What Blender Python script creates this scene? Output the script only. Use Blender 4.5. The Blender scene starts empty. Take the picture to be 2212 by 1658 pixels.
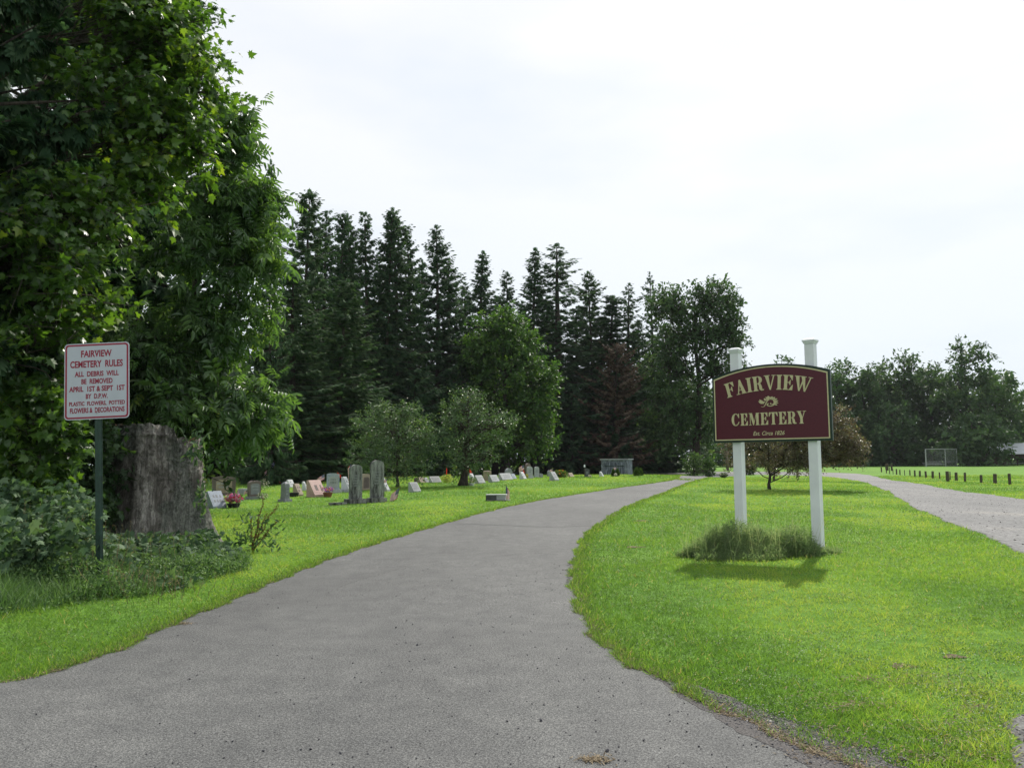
import bpy, math, random
import numpy as np
from mathutils import Vector, Matrix

SC = bpy.context.scene
COL = SC.collection
rng = np.random.default_rng(11)
random.seed(11)
PI = math.pi

# ------------------------------------------------------------------ camera
CAM_Z = 1.5
FPX = 1790.8                      # focal length in pixels of a 2212 px wide picture
PITCH = math.radians(5.353)
ROLL = math.radians(0.4)
_f = np.array([0, math.cos(PITCH), math.sin(PITCH)])
_r0 = np.array([1.0, 0, 0]); _u0 = np.array([0, -math.sin(PITCH), math.cos(PITCH)])
_r = _r0 * math.cos(ROLL) - _u0 * math.sin(ROLL)
_u = _u0 * math.cos(ROLL) + _r0 * math.sin(ROLL)
cam_data = bpy.data.cameras.new('camera')
cam = bpy.data.objects.new('camera', cam_data); COL.objects.link(cam)
cam_data.sensor_width = 36.0
cam_data.lens = 36.0 * FPX / 2212.0
cam_data.clip_start = 0.05; cam_data.clip_end = 3000
cam.matrix_world = Matrix(((_r[0], _u[0], -_f[0], 0), (_r[1], _u[1], -_f[1], 0), (_r[2], _u[2], -_f[2], CAM_Z), (0, 0, 0, 1)))
SC.camera = cam

# ------------------------------------------------------------------ light
SUN_AZ, SUN_EL = math.radians(25), math.radians(43)
sunv = Vector((math.sin(SUN_AZ) * math.cos(SUN_EL), math.cos(SUN_AZ) * math.cos(SUN_EL), math.sin(SUN_EL)))
sd = bpy.data.lights.new('sun', 'SUN'); sd.energy = 4.4; sd.angle = math.radians(1.2); sd.color = (1.0, 0.95, 0.86)
so = bpy.data.objects.new('sun', sd); COL.objects.link(so)
so.rotation_euler = sunv.to_track_quat('Z', 'Y').to_euler()
so.location = (0, 0, 60)

W = bpy.data.worlds.new('World'); SC.world = W; W.use_nodes = True
wn, wl = W.node_tree.nodes, W.node_tree.links
bg = wn['Background']; bg.inputs['Strength'].default_value = 0.1
sky = wn.new('ShaderNodeTexSky'); sky.sky_type = 'NISHITA'; sky.sun_disc = False
sky.sun_elevation = SUN_EL; sky.sun_rotation = SUN_AZ; sky.air_density = 1.2; sky.dust_density = 2.0
tc = wn.new('ShaderNodeTexCoord')
mp = wn.new('ShaderNodeMapping'); mp.inputs['Scale'].default_value = (1.0, 1.0, 3.2); mp.inputs['Rotation'].default_value = (0.05, 0.12, 0.3)
nz = wn.new('ShaderNodeTexNoise'); nz.inputs['Scale'].default_value = 1.7; nz.inputs['Detail'].default_value = 5; nz.inputs['Roughness'].default_value = 0.5
rp = wn.new('ShaderNodeValToRGB'); rp.color_ramp.elements[0].position = 0.34; rp.color_ramp.elements[0].color = (6.7, 7.25, 7.9, 1)
rp.color_ramp.elements[1].position = 0.58; rp.color_ramp.elements[1].color = (8.3, 8.35, 8.45, 1)
mx = wn.new('ShaderNodeMix'); mx.data_type = 'RGBA'; mx.inputs[0].default_value = 0.9
wl.new(tc.outputs['Generated'], mp.inputs[0]); wl.new(mp.outputs[0], nz.inputs['Vector'])
wl.new(nz.outputs['Fac'], rp.inputs[0]); wl.new(sky.outputs[0], mx.inputs[6]); wl.new(rp.outputs[0], mx.inputs[7])
sx_ = wn.new('ShaderNodeSeparateXYZ'); wl.new(tc.outputs['Generated'], sx_.inputs[0])
r2_ = wn.new('ShaderNodeValToRGB'); r2_.color_ramp.elements[0].position = 0.0; r2_.color_ramp.elements[0].color = (0.80, 0.88, 0.97, 1); r2_.color_ramp.elements[1].position = 0.42; r2_.color_ramp.elements[1].color = (1, 1, 1, 1)
wl.new(sx_.outputs[2], r2_.inputs[0]); mu_ = wn.new('ShaderNodeMix'); mu_.data_type = 'RGBA'; mu_.blend_type = 'MULTIPLY'; mu_.inputs[0].default_value = 1.0
wl.new(mx.outputs[2], mu_.inputs[6]); wl.new(r2_.outputs[0], mu_.inputs[7]); wl.new(mu_.outputs[2], bg.inputs['Color'])

SC.view_settings.view_transform = 'Standard'; SC.view_settings.look = 'None'
SC.view_settings.gamma = 1.0; SC.view_settings.exposure = 0.32
SC.render.engine = 'CYCLES'
SC.cycles.max_bounces = 7; SC.cycles.diffuse_bounces = 4; SC.cycles.transmission_bounces = 4
SC.cycles.transparent_max_bounces = 6; SC.cycles.glossy_bounces = 2
SC.cycles.use_denoising = True
SC.cycles.caustics_reflective = False; SC.cycles.caustics_refractive = False
SC.cycles.sample_clamp_indirect = 4.0

# ------------------------------------------------------------------ terrain and pixel helpers (X, Y in a 2212 px wide picture)
def ss(a, b, x):
    t = np.clip((np.asarray(x, float) - a) / (b - a), 0, 1)
    return t * t * (3 - 2 * t)

def H(x, y):
    x = np.asarray(x, float); y = np.asarray(y, float)
    verge = 0.26 * ss(3.4, 7.2, -x) * (1 - ss(16, 27, y))
    rise = 0.38 * ss(26, 58, y) * (1 - ss(64, 92, y)) * (1 - ss(9, 22, x))
    und = 0.035 * np.sin(x * 0.31 + 1.0) * np.sin(y * 0.27) * ss(6, 14, y) * (1 - ss(60, 80, y))
    mound = 0.05 * ss(2.2, 4.5, x) * (1 - ss(6.5, 10, x)) * ss(5, 9, y) * (1 - ss(20, 30, y))
    return verge + rise + und + mound

def ray(X, Y):
    return _f + ((X - 1106.0) / FPX) * _r + ((829.2 - Y) / FPX) * _u

def at(X, Y, d):                   # the point at world depth y = d seen at (X, Y)
    v = ray(X, Y); t = d / v[1]
    return np.array([v[0] * t, d, CAM_Z + v[2] * t])

def G(X, Y):                       # where the ground is seen at (X, Y)
    v = ray(X, Y)
    ts = np.concatenate([np.linspace(2, 40, 1500), np.linspace(40, 220, 2500)]) / v[1]
    z = CAM_Z + v[2] * ts - H(v[0] * ts, v[1] * ts)
    k = np.where(z < 0)[0]
    t = ts[k[0]] if len(k) else ts[-1]
    x, y = v[0] * t, v[1] * t
    return np.array([x, y, float(H(x, y))])

def Gs(sx, sy):                    # same, in pixels of the full photograph
    return G(sx / 1.5913, sy / 1.5913)

def top_z(X, Ytop, d):
    return at(X, Ytop, d)[2]

# ------------------------------------------------------------------ materials
def newmat(name):
    m = bpy.data.materials.new(name); m.use_nodes = True
    nt = m.node_tree; return m, nt.nodes, nt.links, nt.nodes['Principled BSDF']

def ramp(nodes, stops):
    r = nodes.new('ShaderNodeValToRGB'); e = r.color_ramp.elements
    while len(e) < len(stops): e.new(0.5)
    for k, (p, c) in enumerate(stops):
        e[k].position = p; e[k].color = (c[0], c[1], c[2], 1)
    return r

def noise(nodes, links, scale, detail=4, rough=0.55, stretch=None, coord='Object', seed=0.0):
    t = nodes.new('ShaderNodeTexCoord'); m = nodes.new('ShaderNodeMapping'); n = nodes.new('ShaderNodeTexNoise')
    n.inputs['Scale'].default_value = scale; n.inputs['Detail'].default_value = detail; n.inputs['Roughness'].default_value = rough
    if stretch: m.inputs['Scale'].default_value = stretch
    m.inputs['Location'].default_value = (seed, seed * 0.7, seed * 1.3)
    links.new(t.outputs[coord], m.inputs[0]); links.new(m.outputs[0], n.inputs['Vector'])
    return n

def mixc(nodes, links, fac, a, b, mode='MIX'):
    x = nodes.new('ShaderNodeMix'); x.data_type = 'RGBA'; x.blend_type = mode
    for k, s in ((0, fac), (6, a), (7, b)):
        if hasattr(s, 'links'): links.new(s, x.inputs[k])
        elif k == 0: x.inputs[0].default_value = s
        else: x.inputs[k].default_value = (s[0], s[1], s[2], 1)
    return x.outputs[2]

def bump(nodes, links, src, strength, dist, p):
    b = nodes.new('ShaderNodeBump'); b.inputs['Strength'].default_value = strength; b.inputs['Distance'].default_value = dist
    links.new(src, b.inputs['Height']); links.new(b.outputs[0], p.inputs['Normal'])

def leafmat(name, stops, trans=0.45, tboost=(1.3, 1.35, 0.6), rough=0.5, spec=0.35, patch=None):
    m, n, l, p = newmat(name)
    a = n.new('ShaderNodeAttribute'); a.attribute_name = 'rnd'
    r = ramp(n, stops); l.new(a.outputs['Fac'], r.inputs[0])
    c = r.outputs[0]
    if patch:
        nzz = noise(n, l, patch[0], 3)
        rr = ramp(n, [(0.38, (0, 0, 0)), (0.62, (1, 1, 1))]); l.new(nzz.outputs['Fac'], rr.inputs[0])
        c = mixc(n, l, rr.outputs[0], c, mixc(n, l, 1.0, c, patch[1], 'MULTIPLY'))
    l.new(c, p.inputs['Base Color']); p.inputs['Roughness'].default_value = rough
    p.inputs['Specular IOR Level'].default_value = spec
    t = n.new('ShaderNodeBsdfTranslucent'); l.new(mixc(n, l, 1.0, c, tboost, 'MULTIPLY'), t.inputs['Color'])
    x = n.new('ShaderNodeMixShader'); x.inputs[0].default_value = trans
    l.new(p.outputs[0], x.inputs[1]); l.new(t.outputs[0], x.inputs[2])
    l.new(x.outputs[0], n['Material Output'].inputs['Surface'])
    return m

def stonemat(name, c1, c2, scale=3.0, rough=0.75, speck=60, stain=None, streak=False):
    m, n, l, p = newmat(name)
    a = noise(n, l, scale, 5, 0.6, (3, 3, 0.5) if streak else None)
    r = ramp(n, [(0.3, c1), (0.7, c2)]); l.new(a.outputs['Fac'], r.inputs[0])
    s = noise(n, l, speck, 2); r2 = ramp(n, [(0.35, (0.72, 0.72, 0.72)), (0.65, (1.2, 1.2, 1.2))]); l.new(s.outputs['Fac'], r2.inputs[0])
    c = mixc(n, l, 1.0, r.outputs[0], r2.outputs[0], 'MULTIPLY')
    if stain:
        b = noise(n, l, 2.2, 6, 0.7, (2.5, 2.5, 0.7), seed=4.0); r3 = ramp(n, [(0.45, (0, 0, 0)), (0.6, (1, 1, 1))]); l.new(b.outputs['Fac'], r3.inputs[0])
        c = mixc(n, l, r3.outputs[0], c, stain)
    l.new(c, p.inputs['Base Color']); p.inputs['Roughness'].default_value = rough
    bump(n, l, s.outputs['Fac'], 0.3, 0.01, p)
    return m

def plain(name, c, rough=0.6, var=0.12, scale=8.0, metal=0.0, spec=0.4):
    m, n, l, p = newmat(name)
    a = noise(n, l, scale, 4)
    lo = tuple(v * (1 - var) for v in c); hi = tuple(min(1, v * (1 + var)) for v in c)
    r = ramp(n, [(0.3, lo), (0.7, hi)]); l.new(a.outputs['Fac'], r.inputs[0]); l.new(r.outputs[0], p.inputs['Base Color'])
    p.inputs['Roughness'].default_value = rough; p.inputs['Metallic'].default_value = metal
    p.inputs['Specular IOR Level'].default_value = spec
    return m

def barkmat(name, c1, c2, sc=6.0, stretch=(3, 3, 0.5), bmp=0.8):
    m, n, l, p = newmat(name)
    a = noise(n, l, sc, 8, 0.65, stretch); r = ramp(n, [(0.35, c1), (0.65, c2)]); l.new(a.outputs['Fac'], r.inputs[0])
    l.new(r.outputs[0], p.inputs['Base Color']); p.inputs['Roughness'].default_value = 0.9; p.inputs['Specular IOR Level'].default_value = 0.15
    bump(n, l, a.outputs['Fac'], bmp, 0.03, p)
    return m

# ------------------------------------------------------------------ mesh accumulator
class Acc:
    def __init__(s): s.v = []; s.lv = []; s.tot = []; s.mi = []; s.rn = []; s.n = 0
    def raw(s, V, faces, mi=0, rnd=0.5):
        V = np.asarray(V, float)
        for f in faces: s.lv.append(np.asarray(f) + s.n); s.tot.append(np.array([len(f)])); s.mi.append(np.array([mi]))
        s.v.append(V); s.rn.append(np.full(len(V), rnd)); s.n += len(V)
        return s
    def scatter(s, tv, tf, P, R=None, S=None, mi=0, rnd=None):
        """instances of a template: tv (k,3), tf faces, P (n,3), R (n,3,3) columns are the axes, S (n,) or (n,3)"""
        tv = np.asarray(tv, float); P = np.asarray(P, float); n = len(P); k = len(tv)
        if n == 0: return s
        V = np.broadcast_to(tv, (n, k, 3))
        if S is not None:
            S = np.asarray(S, float)
            if S.ndim == 0: S = np.full(n, float(S))
            V = V * (S[:, None, None] if S.ndim == 1 else S[:, None, :])
        if R is not None: V = np.einsum('nij,nkj->nki', R, V)
        V = V + P[:, None, :]
        off = (np.arange(n) * k + s.n)[:, None]
        fl = np.concatenate([np.asarray(f) for f in tf]); ft = np.array([len(f) for f in tf])
        s.lv.append((off + fl[None, :]).ravel()); s.tot.append(np.tile(ft, n)); s.mi.append(np.full(n * len(tf), mi))
        s.v.append(V.reshape(-1, 3))
        if rnd is None: rnd = rng.random(n)
        s.rn.append(np.repeat(rnd, k)); s.n += n * k
        return s
    def box(s, c, size, rz=0.0, mi=0, taper=1.0, rnd=0.5):
        x, y, z = [float(q) / 2 for q in size]; V = []
        for sz, tp in ((-z, 1), (z, taper)):
            for sx, sy in ((-x, -y), (x, -y), (x, y), (-x, y)): V.append((sx * tp, sy * tp, sz))
        V = np.array(V); ca, sa = math.cos(rz), math.sin(rz)
        V = V @ np.array([[ca, sa, 0], [-sa, ca, 0], [0, 0, 1]]) + np.array(c)
        return s.raw(V, [(3, 2, 1, 0), (4, 5, 6, 7), (0, 1, 5, 4), (1, 2, 6, 5), (2, 3, 7, 6), (3, 0, 4, 7)], mi, rnd)
    def prism(s, poly, y0, y1, mi=0):
        """poly in (x, z), pushed out along y from y0 (front) to y1"""
        n = len(poly); V = [(p[0], y0, p[1]) for p in poly] + [(p[0], y1, p[1]) for p in poly]
        F = [tuple(range(n)), tuple(range(2 * n - 1, n - 1, -1))] + [(i, i + n, (i + 1) % n + n, (i + 1) % n) for i in range(n)]
        return s.raw(V, F, mi)
    def xprism(s, poly, x0, x1, mi=0):
        """poly in (y, z), pushed along x"""
        n = len(poly); V = [(x0, p[0], p[1]) for p in poly] + [(x1, p[0], p[1]) for p in poly]
        F = [tuple(range(n)), tuple(range(2 * n - 1, n - 1, -1))] + [(i, i + n, (i + 1) % n + n, (i + 1) % n) for i in range(n)]
        return s.raw(V, F, mi)
    def tube(s, pts, rad, sides=6, mi=0, cap=True, rnd=0.5):
        pts = np.asarray(pts, float); n = len(pts); rad = np.broadcast_to(np.asarray(rad, float), (n,))
        tan = np.gradient(pts, axis=0); tan /= np.linalg.norm(tan, axis=1)[:, None] + 1e-9
        ref = np.where(np.abs(tan[:, 2:3]) > 0.9, np.array([[1.0, 0, 0]]), np.array([[0, 0, 1.0]]))
        a = np.cross(ref, tan); a /= np.linalg.norm(a, axis=1)[:, None] + 1e-9; b = np.cross(tan, a)
        th = np.arange(sides) * 2 * PI / sides
        V = pts[:, None, :] + rad[:, None, None] * (np.cos(th)[None, :, None] * a[:, None, :] + np.sin(th)[None, :, None] * b[:, None, :])
        i = np.arange(n - 1)[:, None] * sides; j = np.arange(sides)[None, :]; j2 = (j + 1) % sides
        q = np.stack([i + j, i + j2, i + sides + j2, i + sides + j], -1).reshape(-1, 4) + s.n
        s.lv.append(q.ravel()); s.tot.append(np.full(len(q), 4)); s.mi.append(np.full(len(q), mi))
        if cap:
            s.lv.append(np.arange(sides)[::-1] + s.n); s.tot.append(np.array([sides])); s.mi.append(np.array([mi]))
            s.lv.append(np.arange(sides) + s.n + (n - 1) * sides); s.tot.append(np.array([sides])); s.mi.append(np.array([mi]))
        s.v.append(V.reshape(-1, 3)); s.rn.append(np.full(n * sides, rnd)); s.n += n * sides
        return s
    def lathe(s, prof, sides=16, c=(0, 0, 0), mi=0):
        pts = [(c[0], c[1], c[2] + z) for r, z in prof]; th = np.arange(sides) * 2 * PI / sides
        V = np.array([[(c[0] + r * math.cos(t), c[1] + r * math.sin(t), c[2] + z) for t in th] for r, z in prof]).reshape(-1, 3)
        n = len(prof); F = [(i * sides + j, i * sides + (j + 1) % sides, (i + 1) * sides + (j + 1) % sides, (i + 1) * sides + j) for i in range(n - 1) for j in range(sides)]
        F += [tuple(range(sides))[::-1], tuple(range((n - 1) * sides, n * sides))]
        return s.raw(V, F, mi)
    def build(s, name, mats, parent=None, smooth=False, loc=None, rz=0.0, link=True):
        me = bpy.data.meshes.new(name)
        V = np.concatenate(s.v).astype(np.float32); lv = np.concatenate(s.lv).astype(np.int32); tot = np.concatenate(s.tot).astype(np.int32)
        st = np.concatenate([[0], np.cumsum(tot)[:-1]]).astype(np.int32)
        me.vertices.add(len(V)); me.vertices.foreach_set('co', V.ravel())
        me.loops.add(len(lv)); me.loops.foreach_set('vertex_index', lv)
        me.polygons.add(len(tot)); me.polygons.foreach_set('loop_start', st); me.polygons.foreach_set('loop_total', tot)
        mats = mats if isinstance(mats, (list, tuple)) else [mats]
        for m in mats: me.materials.append(m)
        if len(mats) > 1: me.polygons.foreach_set('material_index', np.concatenate(s.mi).astype(np.int32))
        me.polygons.foreach_set('use_smooth', np.full(len(tot), bool(smooth)))
        at_ = me.attributes.new('rnd', 'FLOAT', 'POINT'); at_.data.foreach_set('value', np.concatenate(s.rn).astype(np.float32))
        me.update(calc_edges=True)
        o = bpy.data.objects.new(name, me)
        if link: COL.objects.link(o)
        if parent is not None: o.parent = parent
        if loc is not None: o.location = [float(q) for q in loc]
        o.rotation_euler = (0, 0, rz)
        return o

def tag(o, label=None, cat=None, group=None, kind=None):
    if label: o['label'] = label
    if cat: o['category'] = cat
    if group: o['group'] = group
    if kind: o['kind'] = kind
    return o

def thing(name, label, cat, loc=(0, 0, 0), rz=0.0, group=None):
    o = bpy.data.objects.new(name, None); COL.objects.link(o); o.empty_display_size = 0.2
    o.location = [float(q) for q in loc]; o.rotation_euler = (0, 0, rz)
    return tag(o, label, cat, group)

def kids(o): return list(o.children)

def dup(root, loc, rz=0.0, label=None, scale=None, group=None):
    r = root.copy(); COL.objects.link(r); r.location = [float(q) for q in loc]; r.rotation_euler = (0, 0, rz)
    if scale is not None: r.scale = scale
    if label: r['label'] = label
    if group: r['group'] = group
    def rec(src, dst):
        for ch in list(src.children):
            c = ch.copy(); COL.objects.link(c); c.parent = dst; rec(ch, c)
    rec(root, r)
    return r

def unit(v): v = np.asarray(v, float); return v / (np.linalg.norm(v, axis=-1, keepdims=True) + 1e-9)

def frames(fwd, nrm):
    """rotation matrices whose y axis is fwd and whose z axis is near nrm"""
    y = unit(fwd); x = unit(np.cross(y, nrm)); z = np.cross(x, y)
    return np.stack([x, y, z], axis=-1)

def frames_up(n, tilt=0.3):
    """upright instances with random yaw and a lean: z axis is the stem"""
    yaw = rng.random(n) * 2 * PI
    z = unit(np.stack([rng.normal(0, tilt, n), rng.normal(0, tilt, n), np.ones(n)], -1))
    x = unit(np.cross(np.stack([-np.sin(yaw), np.cos(yaw), 0 * yaw], -1), z)); y = np.cross(z, x)
    return np.stack([x, y, z], axis=-1)

# leaf templates: y towards the tip, z the face
_h = [(0.10, 0.06), (0.42, -0.02), (0.30, 0.14), (0.60, 0.28), (0.40, 0.36), (0.56, 0.62), (0.26, 0.52), (0.16, 0.74)]
_o = [(0.0, 0.0)] + _h + [(0.0, 1.05)] + [(-x, y) for x, y in reversed(_h)]
MAPLE_V = np.array([(0, 0.36, 0.0)] + [(x, y, -0.22 * abs(x) - 0.12 * max(0, y - 0.5)) for x, y in _o])
MAPLE_F = [(0, i, i % (len(_o)) + 1) for i in range(1, len(_o) + 1)]
OVATE_V = np.array([(0, 0, 0), (0.22, 0.3, 0.06), (0.17, 0.66, 0.03), (0, 1, -0.10), (-0.17, 0.66, 0.03), (-0.22, 0.3, 0.06), (0, 0.5, -0.02)])
OVATE_F = [(0, 1, 6), (1, 2, 6), (2, 3, 6), (3, 4, 6), (4, 5, 6), (5, 0, 6)]
DIAM_V = np.array([(0, 0, 0), (0.3, 0.45, 0.06), (0, 1, -0.05), (-0.3, 0.5, 0.06)])
DIAM_F = [(0, 1, 2), (0, 2, 3)]
# compound leaf: 7 drooping lanceolate leaflets on a stalk
def _compound():
    V, F = [], []
    spots = [(0.28, 1), (0.28, -1), (0.52, 1), (0.52, -1), (0.76, 1), (0.76, -1), (0.95, 0)]
    for t, sd_ in spots:
        L = 0.46 if sd_ else 0.5; b = len(V)
        d = np.array([0.82 * sd_, 0.45 if sd_ else 1.0, -0.42 if sd_ else -0.3]); d /= np.linalg.norm(d)
        sdv = np.cross(d, (0, 0, 1.0)); sdv /= np.linalg.norm(sdv)
        o = np.array([0, t, -0.12 * t * t])
        for al, wd, dz in ((0, 0, 0), (0.35, 0.2, 0.03), (0.7, 0.15, -0.02), (1.0, 0, -0.14), (0.7, -0.15, -0.02), (0.35, -0.2, 0.03)):
            V.append(o + d * al * L + sdv * wd * L + np.array([0, 0, dz]))
        F += [(b, b + 1, b + 2, b + 3), (b, b + 3, b + 4, b + 5)]
    b = len(V); V += [np.array([0.012, 0, 0]), np.array([-0.012, 0, 0]), np.array([0, 0.95, -0.11])]; F.append((b, b + 1, b + 2))
    return np.array(V), F
COMP_V, COMP_F = _compound()
BLADE_V = np.array([(-0.5, 0, 0), (0.5, 0, 0), (-0.38, 0.18, 0.55), (0.38, 0.18, 0.55), (0, 0.55, 1.0)])
BLADE_F = [(0, 1, 3, 2), (2, 3, 4)]
# a needle spray: a flat feather of narrow slivers drooping at the tip
def _spray():
    V, F = [], []
    def sliver(a, b, w):
        a = np.array(a, float); b = np.array(b, float); d = b - a; s_ = np.cross(d, (0, 0, 1.0)); s_ /= np.linalg.norm(s_) + 1e-9
        k = len(V); m = (a + b) / 2
        V.extend([a, m + s_ * w, b, m - s_ * w]); F.append((k, k + 1, k + 2, k + 3))
    sliver((0, 0, 0), (0, 1.0, -0.18), 0.10)
    for t, L in ((0.15, 0.42), (0.38, 0.40), (0.6, 0.3)):
        for sg in (1, -1):
            sliver((0, t, -0.1 * t), (sg * L * 0.75, t + L * 0.62, -0.1 * t - 0.14), 0.085)
    return np.array(V), F
SPRAY_V, SPRAY_F = _spray()
# ------------------------------------------------------------------ setting
def catmull(P, n):
    P = np.asarray(P, float); d = np.concatenate([[0], np.cumsum(np.linalg.norm(np.diff(P, axis=0), axis=1) ** 0.5)])
    Q = np.vstack([2 * P[0] - P[1], P, 2 * P[-1] - P[-2]]); out = []
    dd = np.concatenate([[-(d[1])], d, [2 * d[-1] - d[-2]]])
    for u in np.linspace(0, d[-1], n):
        i = min(max(np.searchsorted(d, u, side='right'), 1), len(P) - 1)
        p0, p1, p2, p3 = Q[i - 1], Q[i], Q[i + 1], Q[i + 2]; t0, t1, t2, t3 = dd[i - 1], dd[i], dd[i + 1], dd[i + 2]
        a1 = (t1 - u) / (t1 - t0) * p0 + (u - t0) / (t1 - t0) * p1; a2 = (t2 - u) / (t2 - t1) * p1 + (u - t1) / (t2 - t1) * p2; a3 = (t3 - u) / (t3 - t2) * p2 + (u - t2) / (t3 - t2) * p3
        b1 = (t2 - u) / (t2 - t0) * a1 + (u - t0) / (t2 - t0) * a2; b2 = (t3 - u) / (t3 - t1) * a2 + (u - t1) / (t3 - t1) * a3
        out.append((t2 - u) / (t2 - t1) * b1 + (u - t1) / (t2 - t1) * b2)
    return np.array(out)

DL = [tuple(G(*p)[:2]) for p in ((0, 1480), (400, 1340), (700, 1215), (900, 1150), (1100, 1095), (1300, 1060), (1440, 1040))]
DR = [tuple(G(*p)[:2]) for p in ((1820, 1658), (1650, 1590), (1480, 1500), (1330, 1420), (1262, 1340), (1240, 1270), (1245, 1210), (1265, 1160), (1300, 1130), (1380, 1085), (1470, 1050))]
DL = [(-26, -12), (-20, -2), (-9.5, 3.9)] + DL + [(14.6, 70), (22, 90), (34, 104)]
DR = [(16, -12), (9, -2), (3.2, 3.0)] + DR + [(17.4, 69), (25, 87), (36, 99.5)]
L = catmull(DL, 420); R = catmull(DR, 420)
def resample(P, s):
    d = np.concatenate([[0], np.cumsum(np.linalg.norm(np.diff(P, axis=0), axis=1))]); d /= d[-1]
    return np.stack([np.interp(s, d, P[:, 0]), np.interp(s, d, P[:, 1])], -1)
# pair the two edges by world y so that the rows cross the road squarely
def ribbon_rows(L, R, pairs, n):
    rows = []
    for (a0, b0), (a1, b1) in zip(pairs[:-1], pairs[1:]):
        for t in np.linspace(0, 1, n, endpoint=False): rows.append((a0 + (a1 - a0) * t, b0 + (b1 - b0) * t))
    rows.append(pairs[-1]); A = np.array(rows)
    return resample(L, A[:, 0]), resample(R, A[:, 1])
def frac_at(P, q):
    d = np.concatenate([[0], np.cumsum(np.linalg.norm(np.diff(P, axis=0), axis=1))]); d /= d[-1]
    return d[np.argmin(np.linalg.norm(P - np.array(q), axis=1))]
pr = [(0, 0), (frac_at(L, (-9.5, 3.9)), frac_at(R, (3.2, 3.0)))]
for yy in (6.2, 8, 10, 12.5, 16, 20, 27, 36, 48, 60, 70): pr.append((frac_at(L, L[np.argmin(abs(L[:, 1] - yy) + 100 * (L[:, 0] > 40))]), frac_at(R, R[np.argmin(abs(R[:, 1] - yy + (0.9 if yy < 9 else 0)))])))
pr.append((1, 1))
dl, dr = ribbon_rows(L, R, pr, 26)
def wob(P, amp, k):
    s = np.arange(len(P)); n_ = np.gradient(P, axis=0); n_ = unit(np.stack([n_[:, 1], -n_[:, 0]], -1))
    w = sum(np.sin(s * f + k * f * 3.1) * a for f, a in ((0.5, 1), (1.3, 0.7), (2.1, 0.5)))
    return P + n_ * (w * amp)[:, None]
dl = wob(dl, 0.03, 1); dr = wob(dr, 0.034, 2)

def sheet(name, A, B, dz, mat, nx=14, thick=0.03):
    t = np.concatenate([[0, 0.0015], np.linspace(0.02, 0.98, nx - 4), [0.9985, 1]]); P = A[:, None, :] * (1 - t)[None, :, None] + B[:, None, :] * t[None, :, None]
    z = H(P[..., 0], P[..., 1]) + dz; z[:, 0] -= thick; z[:, -1] -= thick
    P = P.copy()
    V = np.concatenate([P, z[..., None]], -1).reshape(-1, 3); m = len(A)
    i = np.arange(m - 1)[:, None] * nx; j = np.arange(nx - 1)[None, :]
    F = np.stack([i + j, i + j + 1, i + nx + j + 1, i + nx + j], -1).reshape(-1, 4)
    a = Acc(); a.v.append(V); a.lv.append(F.ravel()); a.tot.append(np.full(len(F), 4)); a.mi.append(np.zeros(len(F), int)); a.rn.append(np.full(len(V), .5)); a.n = len(V)
    return tag(a.build(name, mat, smooth=True), kind='structure')

# asphalt
m, n, l, p = newmat('asphalt')
fine = noise(n, l, 80, 3, 0.75); big = noise(n, l, 0.35, 4, 0.55, (1.0, 0.45, 1)); mid = noise(n, l, 3.2, 5, 0.65)
grain = noise(n, l, 130, 2, 0.7)
r1 = ramp(n, [(0.30, (0.082, 0.084, 0.085)), (0.5, (0.100, 0.103, 0.103)), (0.7, (0.122, 0.125, 0.124))]); l.new(big.outputs['Fac'], r1.inputs[0])
r2 = ramp(n, [(0.36, (0.45, 0.45, 0.47)), (0.5, (0.98, 0.98, 0.98)), (0.62, (1.5, 1.49, 1.45))]); l.new(fine.outputs['Fac'], r2.inputs[0])
r3 = ramp(n, [(0.3, (0.80, 0.80, 0.81)), (0.7, (1.14, 1.13, 1.12))]); l.new(mid.outputs['Fac'], r3.inputs[0])
r4 = ramp(n, [(0.36, (0.45, 0.45, 0.45)), (0.64, (1.55, 1.55, 1.55))]); l.new(grain.outputs['Fac'], r4.inputs[0])
c = mixc(n, l, 1.0, mixc(n, l, 1.0, mixc(n, l, 1.0, r1.outputs[0], r2.outputs[0], 'MULTIPLY'), r3.outputs[0], 'MULTIPLY'), r4.outputs[0], 'MULTIPLY')
l.new(c, p.inputs['Base Color']); p.inputs['Roughness'].default_value = 0.85; p.inputs['Specular IOR Level'].default_value = 0.25
bump(n, l, fine.outputs['Fac'], 0.6, 0.006, p)
M_ASPH = m
# gravelly worn road
m, n, l, p = newmat('worn_gravel')
big = noise(n, l, 0.5, 5, 0.65, (0.7, 0.25, 1)); fine = noise(n, l, 14, 4, 0.75, (1, 0.6, 1)); f2 = noise(n, l, 60, 2, 0.6)
r1 = ramp(n, [(0.32, (0.105, 0.107, 0.108)), (0.55, (0.145, 0.145, 0.143)), (0.72, (0.22, 0.205, 0.18))]); l.new(big.outputs['Fac'], r1.inputs[0])
r2 = ramp(n, [(0.34, (0.5, 0.5, 0.52)), (0.5, (0.95, 0.95, 0.95)), (0.66, (1.5, 1.5, 1.5))]); l.new(fine.outputs['Fac'], r2.inputs[0])
r3 = ramp(n, [(0.3, (0.7, 0.7, 0.7)), (0.7, (1.25, 1.25, 1.25))]); l.new(f2.outputs['Fac'], r3.inputs[0])
l.new(mixc(n, l, 1.0, mixc(n, l, 1.0, r1.outputs[0], r2.outputs[0], 'MULTIPLY'), r3.outputs[0], 'MULTIPLY'), p.inputs['Base Color']); p.inputs['Roughness'].default_value = 0.9
bump(n, l, fine.outputs['Fac'], 0.8, 0.02, p)
M_GRAV = m
M_GRIT = plain('dark_grit', (0.095, 0.09, 0.088), 0.95, 0.6, 90.0, spec=0.1)
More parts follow.
